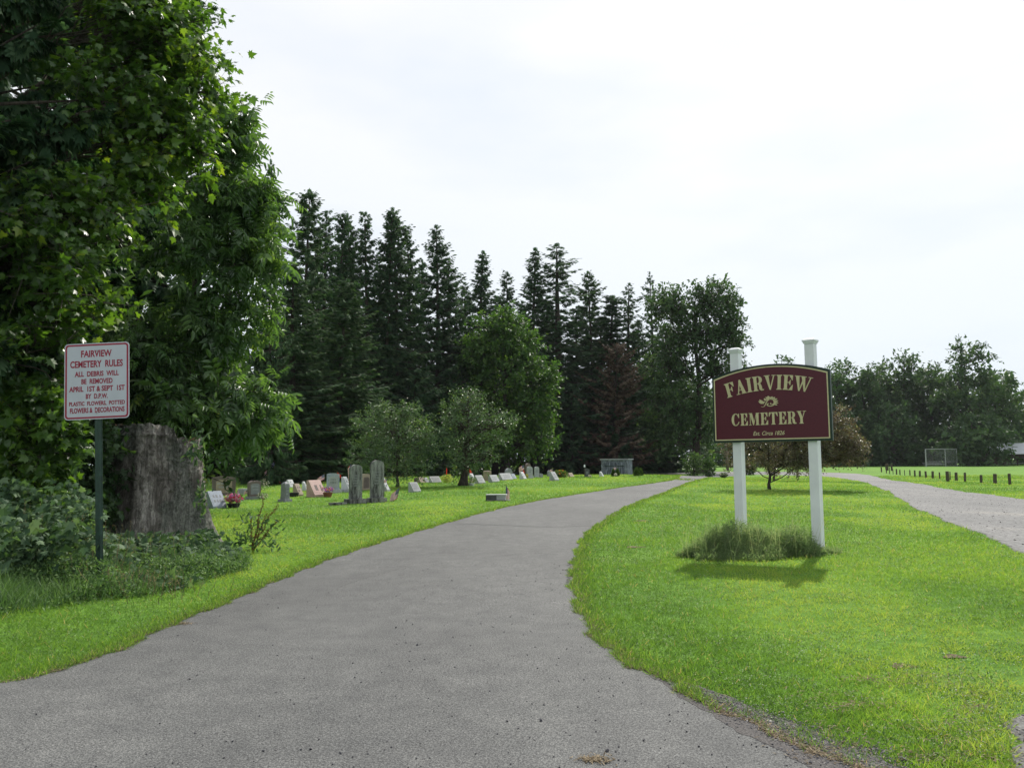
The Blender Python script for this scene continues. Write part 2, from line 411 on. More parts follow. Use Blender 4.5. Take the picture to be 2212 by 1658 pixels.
# turf seen between and beyond the grass blades
m, n, l, p = newmat('turf')
a1 = noise(n, l, 0.22, 4, 0.6); a2 = noise(n, l, 6, 6, 0.75); a3 = noise(n, l, 1.1, 3, 0.6, seed=3)
r1 = ramp(n, [(0.3, (0.085, 0.190, 0.026)), (0.55, (0.120, 0.240, 0.034)), (0.75, (0.16, 0.275, 0.048))]); l.new(a1.outputs['Fac'], r1.inputs[0])
r2 = ramp(n, [(0.32, (0.55, 0.6, 0.5)), (0.5, (1, 1, 1)), (0.7, (1.45, 1.35, 1.5))]); l.new(a2.outputs['Fac'], r2.inputs[0])
r3 = ramp(n, [(0.3, (0.8, 0.86, 0.8)), (0.7, (1.2, 1.1, 1.2))]); l.new(a3.outputs['Fac'], r3.inputs[0])
l.new(mixc(n, l, 1.0, mixc(n, l, 1.0, r1.outputs[0], r2.outputs[0], 'MULTIPLY'), r3.outputs[0], 'MULTIPLY'), p.inputs['Base Color']); p.inputs['Roughness'].default_value = 0.95
p.inputs['Specular IOR Level'].default_value = 0.1
bump(n, l, a2.outputs['Fac'], 0.9, 0.06, p)
M_TURF = m
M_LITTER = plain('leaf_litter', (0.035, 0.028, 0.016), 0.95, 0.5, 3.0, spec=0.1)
M_DIRT = plain('bare_dirt', (0.13, 0.10, 0.065), 0.95, 0.5, 24.0, spec=0.1)

gx = np.unique(np.concatenate([np.arange(-30, 40.01, 0.5), np.arange(-90, -30, 4), np.arange(40, 130, 4), [-1500, -800, -400, -200, 200, 400, 800, 1500]]))
gy = np.unique(np.concatenate([np.arange(-14, 100.01, 0.5), np.arange(100, 220, 5), [-200, -60, -30, 300, 500, 900, 1800]]))
XX, YY = np.meshgrid(gx, gy); V = np.stack([XX, YY, H(XX, YY)], -1).reshape(-1, 3); nx_, ny_ = len(gx), len(gy)
i = np.arange(ny_ - 1)[:, None] * nx_; j = np.arange(nx_ - 1)[None, :]
F = np.stack([i + j, i + j + 1, i + nx_ + j + 1, i + nx_ + j], -1).reshape(-1, 4)
a = Acc(); a.v.append(V); a.lv.append(F.ravel()); a.tot.append(np.full(len(F), 4)); a.mi.append(np.zeros(len(F), int)); a.rn.append(np.full(len(V), .5)); a.n = len(V)
tag(a.build('ground', M_TURF, smooth=True), kind='structure')
sheet('driveway', dl, dr, 0.022, M_ASPH, 16, 0.05)

RL = catmull([(2.2, 0.5), (2.25, 3.4), (2.42, 4.25), (2.95, 4.95), (4.1, 5.9), (5.9, 8.3), (7.55, 12.1), (11.2, 22.5), (17.4, 39), (23, 55), (26.5, 68), (27.5, 78), (24, 88), (14, 96), (0, 100)], 260)
RR = catmull([(12, -3), (12.5, 3), (13.5, 8), (14.8, 13), (16.4, 20), (18.3, 29.5), (20.8, 38.6), (24, 49), (27.6, 61.6), (34, 80), (36.5, 92), (34, 104), (22, 112), (0, 114)], 260)
RL = wob(RL, 0.05, 3); RR = wob(RR, 0.08, 5)
sheet('gravel_road', RL, RR, 0.014, M_GRAV, 22, 0.04)

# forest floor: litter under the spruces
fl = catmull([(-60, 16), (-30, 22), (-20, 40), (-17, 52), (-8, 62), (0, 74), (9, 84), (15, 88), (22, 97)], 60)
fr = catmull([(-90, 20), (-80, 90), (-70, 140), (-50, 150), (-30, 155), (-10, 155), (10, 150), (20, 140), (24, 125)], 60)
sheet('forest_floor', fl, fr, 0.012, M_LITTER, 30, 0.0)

def inside(P, poly):
    x, y = P[:, 0], P[:, 1]; c = np.zeros(len(P), bool); px, py = poly[:, 0], poly[:, 1]; qx, qy = np.roll(px, 1), np.roll(py, 1)
    for a_, b_, c_, d_ in zip(px, py, qx, qy):
        if b_ == d_: continue
        k = ((b_ > y) != (d_ > y)) & (x < (c_ - a_) * (y - b_) / (d_ - b_) + a_); c ^= k
    return c
P_DRIVE = np.vstack([dl[::2], dr[::-2]]); P_GRAV = np.vstack([RL[::2], RR[::-2]])

# value noise for lawn patchiness
_vn = rng.random((256, 256))
def vnoise(x, y, s):
    x = np.asarray(x) * s + 500.3; y = np.asarray(y) * s + 500.7; i = np.floor(x).astype(int); j = np.floor(y).astype(int); u = x - i; v = y - j
    u = u * u * (3 - 2 * u); v = v * v * (3 - 2 * v)
    g = lambda a, b: _vn[a % 256, b % 256]
    return (g(i, j) * (1 - u) + g(i + 1, j) * u) * (1 - v) + (g(i, j + 1) * (1 - u) + g(i + 1, j + 1) * u) * v
# bare spots on the island lawn: (x, y, radius)
BARE = [tuple(G(1370, 1182)[:2]) + (0.17,), tuple(G(1385, 1125)[:2]) + (0.22,), tuple(G(1950, 1440)[:2]) + (0.09,), tuple(G(2060, 1420)[:2]) + (0.08,)]
dirt = Acc()
for bx, by, br in BARE:
    th = np.linspace(0, 2 * PI, 17)[:-1]; rr_ = 0.75 * br * (1 + 0.3 * np.sin(3 * th + bx)); Vx = bx + rr_ * np.cos(th) * 1.3; Vy = by + rr_ * np.sin(th)
    dirt.raw(np.stack([Vx, Vy, H(Vx, Vy) + 0.008], -1), [tuple(range(16))])
tag(dirt.build('bare_ground', M_DIRT), kind='structure')

# ------------------------------------------------------------------ grass blades
G_BRIGHT = leafmat('grass_blades', [(0.0, (0.042, 0.088, 0.018)), (0.40, (0.090, 0.190, 0.032)), (0.78, (0.178, 0.300, 0.045)), (0.92, (0.270, 0.350, 0.080)), (1.0, (0.36, 0.30, 0.15))], 0.5, (1.7, 1.6, 0.9), 0.55, 0.3)
def lawn_points(n, d0, d1, k=1.0, xa=-0.78, xb=0.78):
    """points spread so that their number per area falls with the square of the distance"""
    y = d0 * (d1 / d0) ** rng.random(n); x = y * rng.uniform(xa, xb, n)
    return np.stack([x, y], -1)
def keep_lawn(P, e=0.0):
    x, y = P[:, 0], P[:, 1]
    k = ~inside(P, P_DRIVE) & ~inside(P, P_GRAV)
    k &= ~((y > 60) & (x < 8) & (y > 60 + (x + 12) * 0.9)) & (y > 2.0) & ~((x < -9.5) & (y < 20))
    for bx, by, br in BARE: k &= ~((np.hypot((x - bx) / 1.3, y - by) < br * (0.15 + 0.75 * rng.random(len(x)))))
    return k
P = lawn_points(900000, 3.6, 75)
k = keep_lawn(P); P = P[k]
worn = ss(1.6, 3.6, P[:, 0]) * (1 - ss(5.0, 8.5, P[:, 1] + 0.5 * vnoise(P[:, 0], P[:, 1], 0.9)))
thin = vnoise(P[:, 0], P[:, 1], 2.6) * 0.7 + vnoise(P[:, 0], P[:, 1], 6.5) * 0.3
P = P[rng.random(len(P)) > worn * ss(0.25, 0.6, thin) * 0.92]
d = P[:, 1]; N_ = len(P)
z = H(P[:, 0], P[:, 1]); pn = vnoise(P[:, 0], P[:, 1], 0.7) * 0.55 + vnoise(P[:, 0], P[:, 1], 2.3) * 0.45
cl_ = vnoise(P[:, 0], P[:, 1], 9.0) * 0.6 + vnoise(P[:, 0], P[:, 1], 19.0) * 0.4
hgt = (0.022 + 0.045 * pn) * (0.45 + 1.25 * cl_) * rng.uniform(0.5, 1.4, N_) * (1 + 0.3 * ss(20, 60, d)); wid = np.maximum(0.0045, d * 0.00055) * rng.uniform(0.7, 1.3, N_)
big_ = vnoise(P[:, 0] * 1.0, P[:, 1] * 0.5, 0.55)
rn = np.clip(-0.10 + 0.50 * ss(.15, .85, big_) + 0.85 * (pn * 0.40 + 0.40 * cl_ + 0.20 * rng.random(N_)) + rng.normal(0, 0.12, N_) + 0.09 * ss(1.0, 3, P[:, 0]) * (1 - ss(20, 40, d)), 0, 0.90); rn = np.where(rng.random(N_) < 0.025, 1.0, rn)
a = Acc(); a.scatter(BLADE_V, BLADE_F, np.stack([P[:, 0], P[:, 1], z - 0.004], -1), frames_up(N_, 0.75), np.stack([wid, hgt * 1.2, hgt], -1), rnd=rn)
tag(a.build('lawn_grass', G_BRIGHT), 'short green grass of the lawns beside the driveway', 'grass', kind='stuff')

# clover and plantain leaves in the lawn
P = lawn_points(260000, 3.6, 30); P = P[keep_lawn(P)]
k_ = vnoise(P[:, 0], P[:, 1], 1.6) * .6 + vnoise(P[:, 0], P[:, 1], 5.0) * .4 > .54; P = P[k_]; n_ = len(P); s_ = np.maximum(.011, P[:, 1] * .0011) * rng.uniform(.7, 1.5, n_)
L_CLOV = leafmat('clover_leaves', [(0, (0.055, 0.115, 0.030)), (0.7, (0.115, 0.205, 0.055)), (1, (0.22, 0.30, 0.13))], 0.35, (1.5, 1.5, 0.8), 0.5, 0.35)
a = Acc(); a.scatter(OVATE_V, OVATE_F, np.stack([P[:, 0], P[:, 1], H(P[:, 0], P[:, 1]) + rng.uniform(.01, .045, n_)], -1), frames(rng.normal(0, 1, (n_, 3)) + [0, 0, .3], np.array([0, 0, 1.0]) + rng.normal(0, .5, (n_, 3))), np.stack([s_ * 1.5, s_, s_], -1))
tag(a.build('lawn_clover', L_CLOV), 'patches of clover and broad weeds growing in the lawns', 'clover', kind='stuff')

# taller ragged grass, clover and dry thatch along the edges of the driveway
def edge_pts(E, sgn, n, w, ymax=60):
    E = E[(E[:, 1] > 3.2) & (E[:, 1] < ymax)]; t = rng.random(n) ** 1.6 * (len(E) - 1); i = t.astype(int); f = (t - i)[:, None]
    Q = E[i] * (1 - f) + E[np.minimum(i + 1, len(E) - 1)] * f; T = unit(E[np.minimum(i + 1, len(E) - 1)] - E[i]); Nn = np.stack([T[:, 1], -T[:, 0]], -1) * sgn
    return Q + Nn * (rng.exponential(w, n) - w * 0.35)[:, None]
Q = np.vstack([edge_pts(dl, -1, 30000, 0.085), edge_pts(dr, 1, 30000, 0.085)])
d = Q[:, 1]; n_ = len(Q); h_ = rng.uniform(0.03, 0.09, n_); w_ = np.maximum(0.004, d * 0.0006)
kk = ~((Q[:, 0] > 1.2) & (Q[:, 1] < 5.6) & (rng.random(n_) < 0.9)); Q, d, h_, w_ = Q[kk], d[kk], h_[kk], w_[kk]
a = Acc(); a.scatter(BLADE_V, BLADE_F, np.stack([Q[:, 0], Q[:, 1], H(Q[:, 0], Q[:, 1])], -1), frames_up(len(Q), 0.6), np.stack([w_, h_, h_], -1), rnd=np.clip(rng.normal(0.45, 0.25, len(Q)), 0, 1))
tag(a.build('verge_grass', G_BRIGHT), 'ragged grass creeping over the edges of the driveway', 'grass', kind='stuff')
M_THATCH = leafmat('thatch', [(0, (0.13, 0.10, 0.065)), (0.5, (0.24, 0.19, 0.125)), (1, (0.36, 0.30, 0.21))], 0.15, (1, 1, 1), 0.9, 0.1)
Q = np.vstack([edge_pts(dl, -1, 16000, 0.03), edge_pts(dr, 1, 20000, 0.035)]); n_ = len(Q)
Rf = frames(np.stack([rng.normal(0, 1, n_), rng.normal(0, 1, n_), rng.normal(0, .12, n_)], -1), np.tile([0, 0, 1.0], (n_, 1)))
dd_ = np.maximum(1, Q[:, 1] / 8)
a = Acc(); a.scatter(DIAM_V, DIAM_F, np.stack([Q[:, 0], Q[:, 1], H(Q[:, 0], Q[:, 1]) + 0.026], -1), Rf, np.stack([0.012 * dd_, rng.uniform(.02, .05, n_), np.full(n_, .02)], -1))
def dry_patch(X, Y, r, n_):
    c_ = G(X, Y); q = c_[:2] + rng.normal(0, 1, (n_, 2)) * np.array([r, r * 0.5])
    Rf = frames(np.stack([rng.normal(0, 1, n_), rng.normal(0, 1, n_), rng.normal(0, .15, n_)], -1), np.tile([0, 0, 1.0], (n_, 1)))
    a.scatter(DIAM_V, DIAM_F, np.stack([q[:, 0], q[:, 1], H(q[:, 0], q[:, 1]) + 0.028], -1), Rf, np.stack([np.full(n_, .012), rng.uniform(.02, .05, n_), np.full(n_, .02)], -1))
dry_patch(1282, 1652, 0.045, 180)
dry_patch(392, 1353, 0.05, 120)
for k_ in range(22):
    dry_patch(rng.uniform(1750, 2200), rng.uniform(1450, 1650), rng.uniform(.06, .18), 60)
tag(a.build('dry_thatch', M_THATCH), 'dry brown clippings along the driveway edges', 'dead grass', kind='stuff')

# loose stones: gravel strip at the lower right and pebbles on the asphalt
def rock(seed):
    r_ = np.random.default_rng(seed); V = []
    for zc, rr in ((-0.3, 0.6), (0.15, 1.0), (0.55, 0.55)):
        for t in range(6): V.append((rr * math.cos(t * PI / 3 + zc * 2) * r_.uniform(.7, 1.2), rr * math.sin(t * PI / 3 + zc * 2) * r_.uniform(.6, 1.1), zc * r_.uniform(.7, 1.1)))
    F = [tuple(range(6))[::-1], tuple(range(12, 18))] + [(i * 6 + j, i * 6 + (j + 1) % 6, i * 6 + 6 + (j + 1) % 6, i * 6 + 6 + j) for i in (0, 1) for j in range(6)]
    return np.array(V), F
M_STONES = leafmat('pebbles', [(0, (0.035, 0.036, 0.045)), (0.5, (0.13, 0.125, 0.13)), (1, (0.32, 0.30, 0.28))], 0.0, (1, 1, 1), 0.85, 0.2)
a = Acc()
# strip between (1480,1500) and (1900,1658)
def strip(n_, smin, smax, wpow=1.0):
    u = rng.random(n_); A_ = np.array([G(1440, 1475)[:2], G(1600, 1545)[:2], G(1790, 1620)[:2], G(1960, 1700)[:2]]); Lw = np.array([.03, .15, .24, .3])
    uu = u * 3; i = np.minimum(uu.astype(int), 2); f = (uu - i); c_ = A_[i] * (1 - f)[:, None] + A_[i + 1] * f[:, None]; w_ = Lw[i] * (1 - f) + Lw[i + 1] * f
    q = c_ + rng.normal(0, 0.5, (n_, 2)) * w_[:, None]
    s_ = smin * (smax / smin) ** (rng.random(n_) ** 1.5)
    return q, s_
for q, s_ in (strip(9000, 0.003, 0.009), strip(260, 0.008, 0.017)):
    V_, F_ = rock(int(s_[0] * 1e6)); n_ = len(q)
    a.scatter(V_, F_, np.stack([q[:, 0], q[:, 1], H(q[:, 0], q[:, 1]) + 0.022 + s_ * 0.2], -1), frames_up(n_, 0.3), np.stack([s_, s_ * .8, s_ * .7], -1), rnd=np.clip(rng.normal(.45, .25, n_), 0, 1))
# pebbles scattered on the drive
n_ = 2600; q = np.stack([rng.uniform(-3.5, 1.6, n_), 3.6 + 9 * rng.random(n_) ** 1.6], -1); q = q[inside(q, P_DRIVE)]
w_ = np.clip((q[:, 0] + 3.4) / 4.2, 0.05, 1); q = q[rng.random(len(q)) < w_ * 0.5]; s_ = rng.uniform(.003, .0075, len(q)) * np.where(rng.random(len(q)) < .08, 1.7, 1)
V_, F_ = rock(5); a.scatter(V_, F_, np.stack([q[:, 0], q[:, 1], H(q[:, 0], q[:, 1]) + 0.023 + s_ * .3], -1), frames_up(len(q), .3), s_, rnd=np.clip(rng.normal(.2, .22, len(q)), 0, 1))
# apron at the lower right corner and the gravel road
n_ = 14000; q = np.stack([rng.uniform(1.9, 5.0, n_), rng.uniform(3.4, 6.5, n_)], -1); q = q[inside(q, P_GRAV)]; s_ = rng.uniform(.003, .011, len(q))
a.scatter(V_, F_, np.stack([q[:, 0], q[:, 1], H(q[:, 0], q[:, 1]) + 0.012 + s_ * .3], -1), frames_up(len(q), .3), s_, rnd=np.clip(rng.normal(.75, .2, len(q)), 0, 1))
n_ = 9000; q = np.stack([rng.uniform(7, 30, n_), 11 + 50 * rng.random(n_) ** 1.4], -1); q = q[inside(q, P_GRAV)]; s_ = rng.uniform(.008, .03, len(q))
a.scatter(V_, F_, np.stack([q[:, 0], q[:, 1], H(q[:, 0], q[:, 1]) + 0.014], -1), frames_up(len(q), .3), np.stack([s_, s_, s_ * .5], -1), rnd=np.clip(rng.normal(.7, .3, len(q)), 0, 1))
tag(a.build('loose_gravel', M_STONES), 'loose grey gravel and pebbles on the road edges', 'gravel', kind='stuff')
# flat dirty strip under the gravel
A_ = np.array([G(1400, 1450)[:2], G(1540, 1500)[:2], G(1700, 1565)[:2], G(1850, 1630)[:2], G(2010, 1700)[:2]]); B_ = np.array([G(1400, 1462)[:2], G(1480, 1520)[:2], G(1600, 1590)[:2], G(1740, 1662)[:2], G(1880, 1740)[:2]])
sheet('gravel_strip', wob(catmull(A_, 50), .012, 2), wob(catmull(B_, 50), .012, 9), 0.0235, M_GRIT, 9, 0.004)

# cracks and a tuft in the old asphalt
cr = Acc()
def crack(pts, w):
    P_ = catmull([G(*q)[:2] for q in pts], 60); P_ = P_ + rng.normal(0, 0.02, P_.shape); T_ = unit(np.gradient(P_, axis=0)); n_ = np.stack([-T_[:, 1], T_[:, 0]], -1) * (w * rng.uniform(.3, 1.2, 60))[:, None]
    A1, B1 = P_ + n_, P_ - n_; V_ = np.concatenate([np.c_[A1, H(A1[:, 0], A1[:, 1]) + .0245], np.c_[B1, H(B1[:, 0], B1[:, 1]) + .0245]])
    cr.raw(V_, [(i, i + 1, i + 61, i + 60) for i in range(59)])
crack([(985, 1133), (1080, 1136), (1190, 1140), (1312, 1136)], .035)
crack([(1228, 1262), (1232, 1225), (1248, 1195), (1262, 1180)], .02)
crack([(1330, 1058), (1400, 1062), (1480, 1056)], .06)
crack([(700, 1290), (760, 1262), (800, 1250), (880, 1228)], .004)
tag(cr.build('road_cracks', plain('crack_tar', (.03, .03, .03), .9, .2)), kind='structure')
c_ = G(1468, 1036); n_ = 500; q = c_[:2] + rng.normal(0, 1, (n_, 2)) * np.array([.75, 1.2]); h_ = rng.uniform(.03, .10, n_)
a = Acc(); a.scatter(BLADE_V, BLADE_F, np.stack([q[:, 0], q[:, 1], H(q[:, 0], q[:, 1]) + .02], -1), frames_up(n_, .5), np.stack([np.full(n_, .03), h_, h_], -1))
tag(a.build('road_grass', G_BRIGHT), 'grass tuft growing through the asphalt near the driveway crest', 'grass', kind='stuff')
# ------------------------------------------------------------------ main sign
M_WHITE = plain('white_vinyl', (0.74, 0.76, 0.78), 0.45, 0.06, 3)
M_BURG = plain('burgundy_paint', (0.085, 0.010, 0.020), 0.42, 0.12, 40)
M_DKGREEN = plain('dark_green_paint', (0.010, 0.030, 0.018), 0.4, 0.1, 10)
M_CREAM = plain('cream_paint', (0.56, 0.52, 0.30), 0.5, 0.08, 20)
M_METAL = plain('grey_steel', (0.35, 0.36, 0.37), 0.4, 0.15, 20, metal=0.7)

SA = math.radians(-40)                              # the sign's long axis
s_ax = np.array([math.cos(SA), math.sin(SA), 0.0]); s_n = np.array([math.sin(SA), -math.cos(SA), 0.0])
pc = np.array([4.69, 13.03, 0.0]) - 0.665 * s_ax     # centre of the board's front face
sign = thing('cemetery_sign', 'burgundy arched cemetery name board on two white capped posts', 'sign', (pc[0], pc[1], 0), SA)
def panel_xy(sx, sy):
    v = ray(sx / 1.5913, sy / 1.5913); o = np.array([0, 0, CAM_Z]); t = np.dot(pc - o, s_n) / np.dot(v, s_n); q = o + v * t
    return float(np.dot(q - pc, s_ax)), float(q[2])
PW = 0.995; ZB, ZS, ZA = 1.794, 2.895, 3.055        # half width, bottom, shoulder, apex
def arch(inset, n=28):
    w = PW - inset; zs, za = ZS - inset * 1.0, ZA - inset; R_ = (w * w + (za - zs) ** 2) / (2 * (za - zs)); c_ = za - R_
    top = [(x, c_ + math.sqrt(R_ * R_ - x * x)) for x in np.linspace(w, -w, n)]
    return [(-w, ZB + inset), (w, ZB + inset)] + top
def ringprism(acc, outer, inner, y0, y1, mi=0):
    n = len(outer)
    for k in range(n):
        k2 = (k + 1) % n; q = [outer[k], outer[k2], inner[k2], inner[k]]
        acc.prism(q, y0, y1, mi)
Acc().prism(arch(0.0), 0.0, 0.045).build('board_back', M_DKGREEN, sign)
bd = Acc().prism(arch(0.046), -0.006, 0.001).build('board', M_BURG, sign)
b = Acc(); ringprism(b, arch(0.034), arch(0.052), -0.010, -0.0055); b.build('border_line', M_CREAM, bd)

# serif letters: polygons in units of the letter height
ST = 0.20; SE = 0.045; TH = 0.07
def rect(x0, z0, x1, z1): return [(x0, z0), (x1, z0), (x1, z1), (x0, z1)]
def arcring(cx, cz, ro, rz_o, ri, rz_i, a0, a1, n=10):
    out = []
    for k in range(n):
        t0 = math.radians(a0 + (a1 - a0) * k / n); t1 = math.radians(a0 + (a1 - a0) * (k + 1) / n)
        out.append([(cx + ro * math.cos(t0), cz + rz_o * math.sin(t0)), (cx + ro * math.cos(t1), cz + rz_o * math.sin(t1)), (cx + ri * math.cos(t1), cz + rz_i * math.sin(t1)), (cx + ri * math.cos(t0), cz + rz_i * math.sin(t0))])
    return out
def serif(x0, x1, z, up=1): return [(x0, z), (x1, z), (x1, z + SE * up), (x0, z + SE * up)]
def bracket(x0, x1, z, up=1):        # little bevels where the stem meets the serif
    return [[(x0, z + SE * up), (x0 - 0.05, z + SE * up), (x0, z + (SE + 0.07) * up)], [(x1, z + SE * up), (x1 + 0.05, z + SE * up), (x1, z + (SE + 0.07) * up)]]
def stem(x0, top=True, bot=True, w=ST, e=0.08):
    P_ = [rect(x0, SE if bot else 0, x0 + w, 1 - SE if top else 1)]
    if bot: P_ += [serif(x0 - e, x0 + w + e, 0)] + bracket(x0, x0 + w, 0)
    if top: P_ += [serif(x0 - e, x0 + w + e, 1, -1)] + bracket(x0, x0 + w, 1, -1)
    return P_
def diag(x0, x1, w, z0=0.0, z1=1.0): return [(x0, z0), (x0 + w, z0), (x1 + w, z1), (x1, z1)]
LET = {}
LET['I'] = (0.38, stem(0.09))
LET['F'] = (0.64, stem(0.09) + [rect(0.29, 1 - SE, 0.62, 1), [(0.62, 1), (0.62, 0.66), (0.585, 0.66), (0.42, 1 - SE)], rect(0.29, 0.48, 0.44, 0.53), [(0.50, 0.33), (0.50, 0.68), (0.47, 0.68), (0.40, 0.53), (0.40, 0.48), (0.47, 0.33)]])
LET['E'] = (0.68, LET['F'][1] + [rect(0.29, 0, 0.66, SE), [(0.66, 0), (0.66, 0.36), (0.625, 0.36), (0.44, SE)]])
LET['A'] = (0.74, [[(0.12, SE), (0.18, SE), (0.40, 0.86), (0.34, 1.0)], [(0.44, SE), (0.68, SE), (0.42, 1.0), (0.34, 1.0), (0.30, 0.86)], serif(0.02, 0.28, 0), serif(0.38, 0.76, 0), rect(0.21, 0.26, 0.47, 0.31)])
LET['V'] = (0.76, [[(0.36, 0), (0.44, 0), (0.30, 1 - SE), (0.07, 1 - SE)], [(0.44, 0), (0.40, 0.14), (0.60, 1 - SE), (0.67, 1 - SE)], serif(0.0, 0.38, 1, -1), serif(0.50, 0.76, 1, -1)])
LET['W'] = (1.10, [[(0.32, 0), (0.40, 0), (0.28, 1 - SE), (0.06, 1 - SE)], [(0.40, 0), (0.37, 0.14), (0.50, 0.75), (0.56, 0.60)], [(0.69, 0), (0.77, 0), (0.64, 1 - SE), (0.42, 1 - SE)], [(0.77, 0), (0.74, 0.14), (0.94, 1 - SE), (1.0, 1 - SE)], serif(0.0, 0.36, 1, -1), serif(0.38, 0.72, 1, -1), serif(0.84, 1.1, 1, -1)])
LET['R'] = (0.74, stem(0.09) + [rect(0.29, 1 - SE, 0.40, 1), rect(0.29, 0.47, 0.40, 0.52)] + arcring(0.38, 0.735, 0.28, 0.265, 0.08, 0.215, -90, 90) + [[(0.36, 0.50), (0.55, 0.46), (0.62, 0.30), (0.64, 0.12), (0.72, 0.06), (0.76, 0.10), (0.74, 0.0), (0.58, -0.01), (0.46, 0.08), (0.43, 0.36)]])
LET['C'] = (0.74, arcring(0.38, 0.5, 0.36, 0.52, 0.15, 0.46, 62, 298, 22) + [[(0.54, 0.96), (0.60, 0.88), (0.64, 1.0), (0.68, 1.0), (0.70, 0.64), (0.66, 0.64), (0.56, 0.84)], [(0.52, 0.03), (0.64, 0.14), (0.71, 0.32), (0.67, 0.33), (0.58, 0.17), (0.49, 0.08)]])
LET['T'] = (0.76, stem(0.28) + [rect(0.03, 1 - SE, 0.28, 1), rect(0.48, 1 - SE, 0.73, 1), [(0.03, 1), (0.0, 0.66), (0.035, 0.66), (0.2, 1 - SE)], [(0.73, 1), (0.76, 0.66), (0.725, 0.66), (0.56, 1 - SE)]])
LET['M'] = (0.98, [rect(0.12, SE, 0.17, 1), serif(0.03, 0.26, 0), [(0.02, 1), (0.30, 1), (0.50, 0.30), (0.46, 0.0), (0.40, 0.0), (0.10, 0.95), (0.02, 1 - SE)], [(0.46, 0), (0.50, 0.30), (0.68, 1), (0.72, 1)], rect(0.68, SE, 0.88, 1 - SE), serif(0.60, 0.96, 0), rect(0.66, 1 - SE, 0.96, 1)])
LET['Y'] = (0.74, [rect(0.27, SE, 0.47, 0.46), serif(0.19, 0.55, 0), [(0.27, 0.44), (0.47, 0.44), (0.30, 1 - SE), (0.07, 1 - SE)], [(0.42, 0.42), (0.47, 0.44), (0.66, 1 - SE), (0.60, 1 - SE)], serif(0.0, 0.38, 1, -1), serif(0.50, 0.76, 1, -1)])
def word(acc, text, x0, x1, place, gap=0.06):
    """place(u, v) maps u in [x0, x1] and v in [0, 1] to the board"""
    tot = sum(LET[c_][0] for c_ in text) + gap * (len(text) - 1); k = (x1 - x0) / tot; x = 0
    for c_ in text:
        w_, polys = LET[c_]
        for q, poly in enumerate(polys):
            yy = -0.012 - 0.0004 * q
            pts = [place(x0 + (x + px) * k, pz) for px, pz in poly]
            ar = sum(pts[i][0] * pts[(i + 1) % len(pts)][1] - pts[(i + 1) % len(pts)][0] * pts[i][1] for i in range(len(pts)))
            acc.prism(pts if ar > 0 else pts[::-1], yy, -0.004)
        x += w_ + gap
# arched FAIRVIEW measured on the board
zp = lambda zx, zy: panel_xy(2440 + zx / 5.027, 1230 + zy / 5.027)
fL, fR = zp(290, 560)[0], zp(1740, 440)[0]
bF, bI, bW = zp(350, 680), zp(1190, 548), zp(1670, 590)
tF, tI = zp(300, 430), zp(1190, 292)
Mx = np.array([[q[0] ** 2, q[0], 1] for q in (bF, bI, bW)]); coef = np.linalg.solve(Mx, [q[1] for q in (bF, bI, bW)])
hF = tI[1] - bI[1]
def place_f(u, v):
    zb = coef[0] * u * u + coef[1] * u + coef[2]; sl = 2 * coef[0] * u + coef[1]
    nn = np.array([-sl, 1.0]) / math.hypot(sl, 1)
    return (u + nn[0] * v * hF, zb + nn[1] * v * hF)
b = Acc(); word(b, 'FAIRVIEW', fL + 0.015, fR - 0.01, place_f, 0.05); b.build('lettering', M_CREAM, bd)
c0, c1 = zp(380, 1070), zp(1665, 1020); zb_, zt_ = 0.5 * (zp(600, 1168)[1] + zp(1620, 1130)[1]), 0.5 * (zp(600, 958)[1] + zp(1620, 915)[1])
b = Acc(); word(b, 'CEMETERY', c0[0], c1[0], lambda u, v: (u, zb_ + v * (zt_ - zb_)), 0.06); b.build('lettering', M_CREAM, bd)

def text_mesh(txt, x0, x1, z0, z1, y, mat, parent, name='lettering', shear=0.0, depth=0.0015, weight=0.0):
    cu = bpy.data.curves.new('text', 'FONT'); cu.body = txt; cu.size = 1; cu.shear = shear; cu.extrude = 0.0; cu.offset = weight; cu.resolution_u = 3
    o = bpy.data.objects.new('text', cu); COL.objects.link(o); bpy.context.view_layer.update()
    me = bpy.data.meshes.new_from_object(o.evaluated_get(bpy.context.evaluated_depsgraph_get())); bpy.data.objects.remove(o)
    co = np.empty(len(me.vertices) * 3, np.float32); me.vertices.foreach_get('co', co); co = co.reshape(-1, 3)
    lo, hi = co.min(0), co.max(0)
    out = np.zeros_like(co); out[:, 0] = x0 + (co[:, 0] - lo[0]) / (hi[0] - lo[0]) * (x1 - x0); out[:, 2] = z0 + (co[:, 1] - lo[1]) / (hi[1] - lo[1]) * (z1 - z0); out[:, 1] = y
    me.vertices.foreach_set('co', out.ravel()); me.materials.clear(); me.materials.append(mat); me.update()
    ob = bpy.data.objects.new(name, me); COL.objects.link(ob); ob.parent = parent
    return ob
e0, e1 = zp(752, 1300), zp(1297, 1290); ez0, ez1 = zp(1020, 1334)[1], zp(1020, 1262)[1]
text_mesh('Est. Circa 1826', e0[0], e1[0], ez0, ez1, -0.0085, M_CREAM, bd, shear=0.3, weight=0.012)
